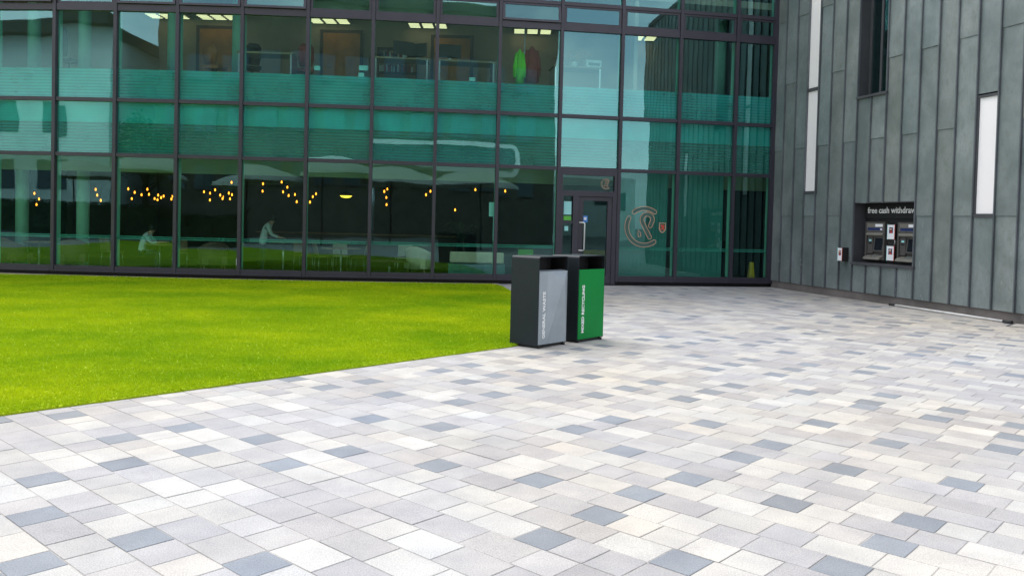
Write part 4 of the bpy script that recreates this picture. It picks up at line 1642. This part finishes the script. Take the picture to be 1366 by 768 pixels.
# serving counter at the back
r = empty('serving_counter', Vector((-5.0, 27.5, 0.03)), 0, 'long dark serving counter at the back of the cafe', 'counter')
mb = MB()
mb.box(-3.2, 3.2, -0.35, 0.35, 0, 1.02)
mb.build('front', M['cafe_wall'], r)
mb = MB()
mb.box(-3.25, 3.25, -0.4, 0.4, 1.02, 1.06)
mb.build('worktop', M['wood'], r)

# pendant bulbs
pts = [(a / 3.84, 190 + b / 3.84) for a, b in [(142, 200), (176, 263), (200, 292), (187, 320), (416, 283), (490, 243), (498, 272), (516, 299), (657, 240), (690, 258), (675, 290), (725, 270), (755, 242), (763, 268), (792, 290), (807, 296), (810, 272), (825, 285), (838, 277), (878, 292), (882, 279), (1045, 255), (1076, 262), (1102, 245), (1128, 272), (1140, 290), (1142, 280), (1075, 297), (1172, 262), (1178, 291), (1186, 207), (1188, 270)]]
pts += [(320 + a / 5.12, 220 + b / 5.12) for a, b in [(158, 132), (155, 182), (285, 120), (324, 155), (333, 212), (376, 205), (388, 254), (295, 187), (479, 257), (498, 220), (520, 200)]]
pts += [(490 + a / 4.954, 220 + b / 4.954) for a, b in [(112, 178), (132, 162), (126, 218), (388, 200), (417, 177), (127, 265), (580, 300), (714, 167), (911, 176)]]
proto = None
for px, py in pts:
    Y = random.uniform(23.6, 25.6)
    p = at(px, py, Y)
    if proto is None:
        r = proto = empty('pendant_lamp', p, 0, 'small bare pendant bulb glowing amber inside the cafe', 'lamp', 'amber pendant bulbs in the cafe')
        mb = MB()
        mb.lathe([(0.004, -0.026), (0.014, -0.022), (0.022, -0.006), (0.020, 0.012), (0.012, 0.05)], 12)
        mb.build('bulb', M['bulb'], r)
        mb = MB()
        mb.lathe([(0.018, 0.051), (0.018, 0.10), (0.006, 0.11)], 10)
        mb.build('holder', M['black'], r)
        cord_me = MB()
        cord_me.lathe([(0.0025, 0.0), (0.0025, 1.0)], 6, (0, 0, 0))
        cd = cord_me.build('cord', M['rubber'], r)
        cd.location = (0, 0, 0.11)
    else:
        r = copy_tree(proto)
        r.location = p
    for ch in r.children:
        if ch.name.startswith('cord'):
            ch.scale.z = max(0.05, 3.05 - p.z - 0.11)
p = at(461.6, 261, 25.5)
r = empty('dome_lamp', p, 0, 'yellow dome pendant lamp hanging right of the standing person', 'lamp')
mb = MB()
mb.lathe([(0.20, 0.0), (0.19, 0.05), (0.13, 0.11), (0.03, 0.15)], 20)
mb.build('shade', M['black'], r)
mb = MB()
mb.lathe([(0.185, -0.004), (0.12, -0.055), (0.02, -0.07)], 20)
mb.build('diffuser', M['dome'], r)
mb = MB()
mb.lathe([(0.004, 0.15), (0.004, 3.04 - p.z)], 6)
mb.build('cord', M['rubber'], r)

# ------------------------------------------------------------------ office things behind the upper glass
ZO = 5.052


def desk(px0, px1, label, d=1.2):
    a, b = at(px0, 90, 23).x, at(px1, 90, 23).x
    x = (a + b) / 2
    hw = (b - a) / 2
    sl = math.atan((FY(x + 0.5) - FY(x - 0.5)))
    r = empty('desk', Vector((x, FY(x) + d, ZO)), sl, label, 'desk', 'desks along the upper windows')
    mb = MB()
    mb.box(-hw, hw, -0.35, 0.35, 0.70, 0.74)
    mb.build('desktop', M['wood'], r)
    for s_ in (-1, 1):
        mb = MB()
        mb.box(s_ * (hw - 0.05) - 0.02, s_ * (hw - 0.05) + 0.02, -0.33, 0.33, 0, 0.70)
        mb.build('leg', M['steel'], r)
    return r


desk(335, 405, 'desk behind the upper window left of the orange door')
desk(505, 575, 'desk with a bookshelf behind the upper window right of the first orange door')
desk(585, 660, 'desk with papers behind the upper window left of the green jacket')
desk(735, 800, 'desk with a printer and a red plant behind the upper window above the entrance')


def monitor(px, label, d=1.2, rz=0.3):
    x = at(px, 90, 22.6).x
    r = empty('monitor', Vector((x, FY(x) + d, ZO + 0.74)), rz, label, 'monitor', 'monitors on the office desks')
    mb = MB()
    mb.box(-0.29, 0.29, -0.015, 0.015, 0.12, 0.47)
    mb.build('screen', M['black'], r)
    mb = MB()
    mb.box(-0.03, 0.03, 0.016, 0.04, 0.01, 0.2)
    mb.box(-0.12, 0.12, -0.08, 0.09, 0, 0.012)
    mb.build('stand', M['steel'], r)


monitor(540, 'black monitor on the desk left of the second orange door', 1.15, 0.5)
monitor(556, 'black monitor turned sideways beside the other on the same desk', 1.35, -0.4)
monitor(600, 'black monitor in front of the right orange door', 1.25, 0.2)


def office_chair(px, mat, label, d=2.0, h=1.0):
    x = at(px, 90, 23.6).x
    r = empty('office_chair', Vector((x, FY(x) + d, ZO)), random.uniform(-0.6, 0.6), label, 'chair', 'office chairs behind the upper windows')
    mb = MB()
    mb.box(-0.22, 0.22, -0.22, 0.22, 0.44, 0.52)
    mb.build('seat', M[mat], r)
    mb = MB()
    mb.loops([[(-w_, -0.24 - o_, z), (w_, -0.24 - o_, z), (w_, -0.19 - o_, z), (-w_, -0.19 - o_, z)] for z, w_, o_ in ((0.55, 0.15, 0), (0.75, 0.21, 0.03), (h, 0.2, 0.05), (h + 0.1, 0.12, 0.06))], 0, True)
    mb.build('backrest', M[mat], r)
    mb = MB()
    mb.lathe([(0.03, 0.06), (0.03, 0.44)], 8)
    for k in range(5):
        a = k * 2 * math.pi / 5
        mb.tube([(0, 0, 0.08), (0.28 * math.cos(a), 0.28 * math.sin(a), 0.05)], 0.018, 6)
    mb.build('base', M['black'], r)


office_chair(348, 'black', 'dark office chair left of the first orange door', 1.9)
office_chair(414, 'red', 'red office chair beside the first orange door', 2.0, 1.05)
office_chair(300, 'orange', 'orange office chair at the left end of the office', 2.0, 0.95)
office_chair(124, 'black', 'dark office chair alone behind the second upper window from the left', 1.4, 1.2)
# bookshelf
x = at(531, 80, 25).x
r = empty('bookshelf', Vector((x, FY(x) + 3.75, ZO)), 0.05, 'dark bookshelf against the wall between the orange doors', 'bookshelf')
mb = MB()
for z in (0, 0.4, 0.8, 1.2, 1.5):
    mb.box(-0.55, 0.55, -0.15, 0.15, z, z + 0.025)
for s_ in (-1, 1):
    mb.box(s_ * 0.565 - 0.015, s_ * 0.565 + 0.015, -0.15, 0.15, 0, 1.525)
mb.build('carcass', M['black'], r)
mb = MB()
for z in (0.43, 0.83, 1.23):
    a = -0.52
    while a < 0.45:
        w_ = random.uniform(0.03, 0.08)
        mb.box(a, a + w_ - 0.004, -0.12, 0.08, z, z + random.uniform(0.16, 0.24), random.choice((0, 0, 1, 2)))
        a += w_
tag(mb.build('row_of_books', [M['paper'], M['maroon'], M['navy']], None, False, r.location, 0.05), 'row of files and books on the dark office bookshelf', 'books')


# hanging jackets
def jacket(px, mat, label, z0, z1, wd):
    x = at(px, 90, 22.6).x
    y = FY(x) + 0.7
    r = empty('jacket', Vector((x, y, z0)), 0, label, 'jacket')
    H_ = z1 - z0
    mb = MB()
    rings = []
    for f, w_, dp in ((0, 1.0, 0.10), (0.25, 0.92, 0.11), (0.55, 0.80, 0.12), (0.78, 0.70, 0.11), (0.9, 0.5, 0.09), (1.0, 0.15, 0.05)):
        ring = []
        for k in range(18):
            a = 2 * math.pi * k / 18
            rr = 1 + 0.12 * math.sin(3 * a + f * 3) * (1 - f)
            ring.append((wd * w_ * rr * math.cos(a) + 0.03 * (1 - f) * math.sin(5 * f), dp * rr * math.sin(a), H_ * f))
        rings.append(ring)
    mb.loops(rings)
    mb.build('body', M[mat], r)
    for s_ in (-1, 1):
        mb = MB()
        mb.tube([(s_ * wd * 0.55, 0, H_ * 0.88), (s_ * wd * 0.95, -0.03, H_ * 0.5), (s_ * wd * 0.98, -0.05, H_ * 0.18)], [0.06, 0.065, 0.055], 9)
        mb.build('sleeve', M[mat], r)
    return r


a0 = at(694, 113, 22.3).z
jacket(693, 'hivis', 'bright yellow-green hi-vis jacket hanging behind the upper window', a0, at(694, 66, 22.3).z, 0.115)
jacket(709, 'maroon', 'dark maroon coat hanging beside the hi-vis jacket', at(709, 110, 22.3).z, at(709, 62, 22.3).z, 0.19)
x = at(700, 60, 22.4).x
r = empty('coat_stand', Vector((x, FY(x) + 0.72, ZO)), 0, 'thin steel coat stand carrying the hi-vis jacket and the maroon coat', 'coat stand')
mb = MB()
mb.lathe([(0.018, 0.02), (0.018, 1.72)], 8)
mb.build('pole', M['steel'], r)
mb = MB()
mb.lathe([(0.2, 0), (0.2, 0.02), (0.03, 0.035)], 16)
mb.build('base', M['steel'], r)
mb = MB()
mb.tube([(-0.3, 0, 1.66), (0.0, 0, 1.7), (0.3, 0, 1.66)], 0.012, 6)
mb.build('arm', M['steel'], r)
# red-leaved plant on the desk above the entrance
x = at(766, 98, 22.6).x
r = empty('potted_plant', Vector((x, FY(x) + 1.1, ZO + 0.74)), 0, 'bushy red-brown plant on the desk above the entrance', 'plant')
mb = MB()
mb.lathe([(0.09, 0), (0.12, 0.15), (0.1, 0.15)], 14)
mb.build('pot', M['white'], r)
mb = MB()
for k in range(260):
    v = Vector((random.gauss(0, 0.2), random.gauss(0, 0.13), 0.32 + random.gauss(0, 0.10)))
    a, b = random.uniform(0, 6.28), random.uniform(-0.8, 0.8)
    d1 = Vector((math.cos(a), math.sin(a), b)) * 0.06
    d2 = Vector((-math.sin(a), math.cos(a), random.uniform(-0.5, 0.5))) * 0.03
    mb.face([v - d1, v + d2, v + d1, v - d2])
mb.build('leaves', M['door_wood'], r)
x = at(790, 105, 22.6).x
r = empty('printer', Vector((x, FY(x) + 1.1, ZO + 0.74)), 0.3, 'white desktop printer beside the red-brown plant', 'printer')
mb = MB()
mb.box(-0.22, 0.22, -0.2, 0.2, 0, 0.2)
mb.build('case', M['white'], r)
mb = MB()
mb.box(-0.16, 0.16, -0.22, -0.2, 0.06, 0.12)
mb.build('tray', M['black'], r)
# papers stuck at the top of the frosted film
for px, py, w_, h, Y in ((423, 91, 0.15, 0.11, 0), (485, 91, 0.22, 0.12, 0), (482, 100, 0.14, 0.1, 0), (630, 106, 0.15, 0.09, 0)):
    p = at(px, py, FY(at(px, py, 21.4).x) + 0.085)
    mb = MB()
    mb.box(-w_ / 2, w_ / 2, -0.002, 0.002, -h / 2, h / 2)
    tag(mb.build('paper_note', M['cyan'], None, False, p, math.atan(FY(p.x + 0.5) - FY(p.x - 0.5))), {423: 'small white note on the upper glass left of the first orange door', 485: 'larger white note on the upper glass right of the first orange door', 482: 'small white note under the larger one right of the first orange door', 630: 'small white note on the upper glass under the second orange door'}[px], 'paper note')

# ------------------------------------------------------------------ the other side of the square (seen mirrored in the glass)
B1 = empty('brick_block', Vector((-13, -30, 0)), 0, 'brown brick office block with rows of windows across the square', 'building')
mb = MB()
mb.box(-28.5, 18.5, -40, -26, -0.05, 18.5)
mb.build('wall', M['brick'], B1, True)
mb = MB()
mb.box(-28.7, 18.8, -40.3, -25.6, 18.5, 19.3)
mb.build('roof', M['darkroof'], B1, True)
for z in (4.2, 8.3, 12.6):
    mb = MB()
    mb.box(-28.0, 18.0, -26.0, -25.93, z + 2.05, z + 2.35)
    mb.build('lintel_band', M['brick'], B1, True)
    x = -27.6
    while x < 16.5:
        mb = MB()
        mb.box(x, x + 1.7, -25.998, -25.9, z, z + 2.0)
        wn = mb.build('window', M['carpet'], B1, True)
        mb = MB()
        mb.box(x + 0.1, x + 0.82, -25.9, -25.88, z + 0.1, z + 1.9)
        mb.box(x + 0.9, x + 1.6, -25.9, -25.88, z + 0.1, z + 1.9)
        mb.build('pane', M['winpane'], wn, True)
        x += 2.5
B2 = empty('rendered_block', Vector((-42, -24, 0)), 0, 'pale rendered block with a dark projecting roof across the square', 'building')
mb = MB()
mb.box(-60, -31.5, -38, -18, -0.05, 15)
mb.build('wall', M['render'], B2, True)
mb = MB()
mb.hexa([(-61, -39, 15.0), (-31.2, -39, 15.0), (-31.2, -17.0, 15.0), (-61, -17.0, 15.0), (-61, -39, 15.9), (-31.2, -39, 15.9), (-31.2, -17.0, 15.9), (-61, -17.0, 15.9)])
mb.build('roof', M['darkroof'], B2, True)
for x in np.arange(-58, -33, 4.2):
    for z in (3, 7):
        mb = MB()
        mb.box(x, x + 2.2, -18.002, -17.95, z, z + 2.2)
        mb.build('window', M['winpane'], B2, True)
B3 = empty('low_white_block', Vector((22, -46, 0)), 0, 'low white block far across the square', 'building')
mb = MB()
mb.box(6, 40, -60, -46, -0.05, 7.5)
mb.build('wall', M['render'], B3, True)
for x in np.arange(8, 38, 3.2):
    mb = MB()
    mb.box(x, x + 1.8, -46.002, -45.95, 3.6, 5.6)
    mb.build('window', M['winpane'], B3, True)
# white framed link with a rounded end
LK = empty('glazed_walkway', Vector((4.5, -17, 0)), 0, 'white framed glazed walkway on posts across the square', 'walkway')


def rrect(x0, x1, z0, z1, r0, k=6):
    pts = []
    for cx, cz, a0 in ((x1 - r0, z1 - r0, 90), (x1 - r0, z0 + r0, 0), (x0 + r0, z0 + r0, -90), (x0 + r0, z1 - r0, -180)):
        for a in np.linspace(a0, a0 - 90, k):
            pts.append((cx + r0 * math.cos(R(a)), cz + r0 * math.sin(R(a))))
    return pts


mb = MB()
o_, i_ = rrect(-2.6, 11.9, 5.1, 7.1, 0.7), rrect(-2.3, 11.6, 5.5, 6.8, 0.45)
for j in range(len(o_)):
    q_ = (j + 1) % len(o_)
    f = lambda p, y: (p[0], y, p[1])
    mb.face([f(o_[j], -15.5), f(o_[q_], -15.5), f(i_[q_], -15.5), f(i_[j], -15.5)])
    mb.face([f(o_[j], -15.5), f(o_[j], -18.5), f(o_[q_], -18.5), f(o_[q_], -15.5)])
mb.build('frame', M['white'], LK, True)
mb = MB()
mb.box(-2.3, 11.6, -18.4, -15.6, 5.45, 6.85)
mb.build('glazing', M['winpane'], LK, True)
for x in (-1, 4.5, 10):
    mb = MB()
    mb.lathe([(0.15, 0), (0.15, 5.1)], 12, (x, -17, 0))
    mb.build('post', M['steel'], LK, True)


def parasol(x, y, rad, h, label):
    r = empty('parasol', Vector((x, y, 0)), 0, label, 'parasol', 'large grey parasols across the square')
    mb = MB()
    rings = []
    for f, z in ((1.0, h - 0.95), (0.98, h - 0.75), (0.7, h - 0.38), (0.35, h - 0.1), (0.03, h)):
        rings.append([(rad * f * math.cos(a) * (1 - 0.05 * (k % 2)), rad * f * math.sin(a) * (1 - 0.05 * (k % 2)), z) for k, a in enumerate(np.linspace(0, 2 * math.pi, 25)[:-1])])
    mb.loops(rings, cap=False)
    mb.build('canopy', M['canopy'], r)
    mb = MB()
    mb.lathe([(0.05, 0), (0.05, h - 0.02)], 10)
    mb.build('pole', M['frame'], r)
    return r


for x, y, h in ((-27, -6, 4.4), (-20.5, -7, 4.9), (-12.5, -8, 4.6), (-6.0, -7, 5.0), (-0.5, -8.5, 4.6), (6.0, -8.0, 4.8)):
    parasol(x, y, 3.4, h, 'large grey parasol across the square')


def tree(x, y, h, rad, label):
    r = empty('broadleaf_tree', Vector((x, y, 0)), 0, label, 'tree', 'trees across the square')
    mb = MB()
    mb.tube([(0, 0, 0), (0.08, 0, h * 0.35), (0, 0.1, h * 0.7)], [0.22, 0.16, 0.06], 9)
    for k in range(7):
        a = k * 0.9
        mb.tube([(0.05, 0, h * (0.3 + 0.05 * k)), (rad * 0.6 * math.cos(a), rad * 0.6 * math.sin(a), h * (0.5 + 0.05 * k))], [0.08, 0.03], 6)
    mb.build('trunk', M['bark'], r)
    mb = MB()
    cl_ = [(Vector((random.gauss(0, 0.5), random.gauss(0, 0.5), random.gauss(0, 0.45))).normalized() * random.uniform(0.3, 1.0)) for _ in range(26)]
    for c in cl_:
        cc_ = Vector((c.x * rad, c.y * rad, h * 0.68 + c.z * rad * 0.85))
        for _ in range(110):
            v = cc_ + Vector((random.gauss(0, 0.33), random.gauss(0, 0.33), random.gauss(0, 0.3))) * rad * 0.55
            a = random.uniform(0, 6.28)
            d1 = Vector((math.cos(a), math.sin(a), random.uniform(-0.7, 0.7))) * 0.16
            d2 = Vector((-math.sin(a), math.cos(a), random.uniform(-0.7, 0.7))) * 0.09
            mb.face([v - d1, v + d2, v + d1, v - d2])
    mb.build('crown', M['leaf'], r)


tree(-23.8, -13, 8.6, 2.4, 'round green tree standing in the gap between two blocks across the square')
tree(5.0, -30, 7.5, 2.4, 'round green tree in front of the low white block across the square')

r = empty('hedge', Vector((-26, -10.5, 0)), 0, 'long dark clipped hedge across the square', 'hedge')
mb = MB()
mb.box(-16, 13, -0.35, 0.35, 0, 1.9)
for k in range(7000):
    v = Vector((random.uniform(-16.2, 13.2), random.choice((-1, 1)) * random.uniform(0.3, 0.5), random.uniform(0, 2.0)))
    if random.random() < 0.35:
        v = Vector((v.x, random.uniform(-0.4, 0.4), random.uniform(1.85, 2.1)))
    a = random.uniform(0, 6.28)
    d1 = Vector((math.cos(a), math.sin(a), random.uniform(-0.9, 0.9))) * 0.09
    d2 = Vector((-math.sin(a), math.cos(a), random.uniform(-0.9, 0.9))) * 0.05
    mb.face([v - d1, v + d2, v + d1, v - d2])
mb.build('foliage', M['leafdark'], r)
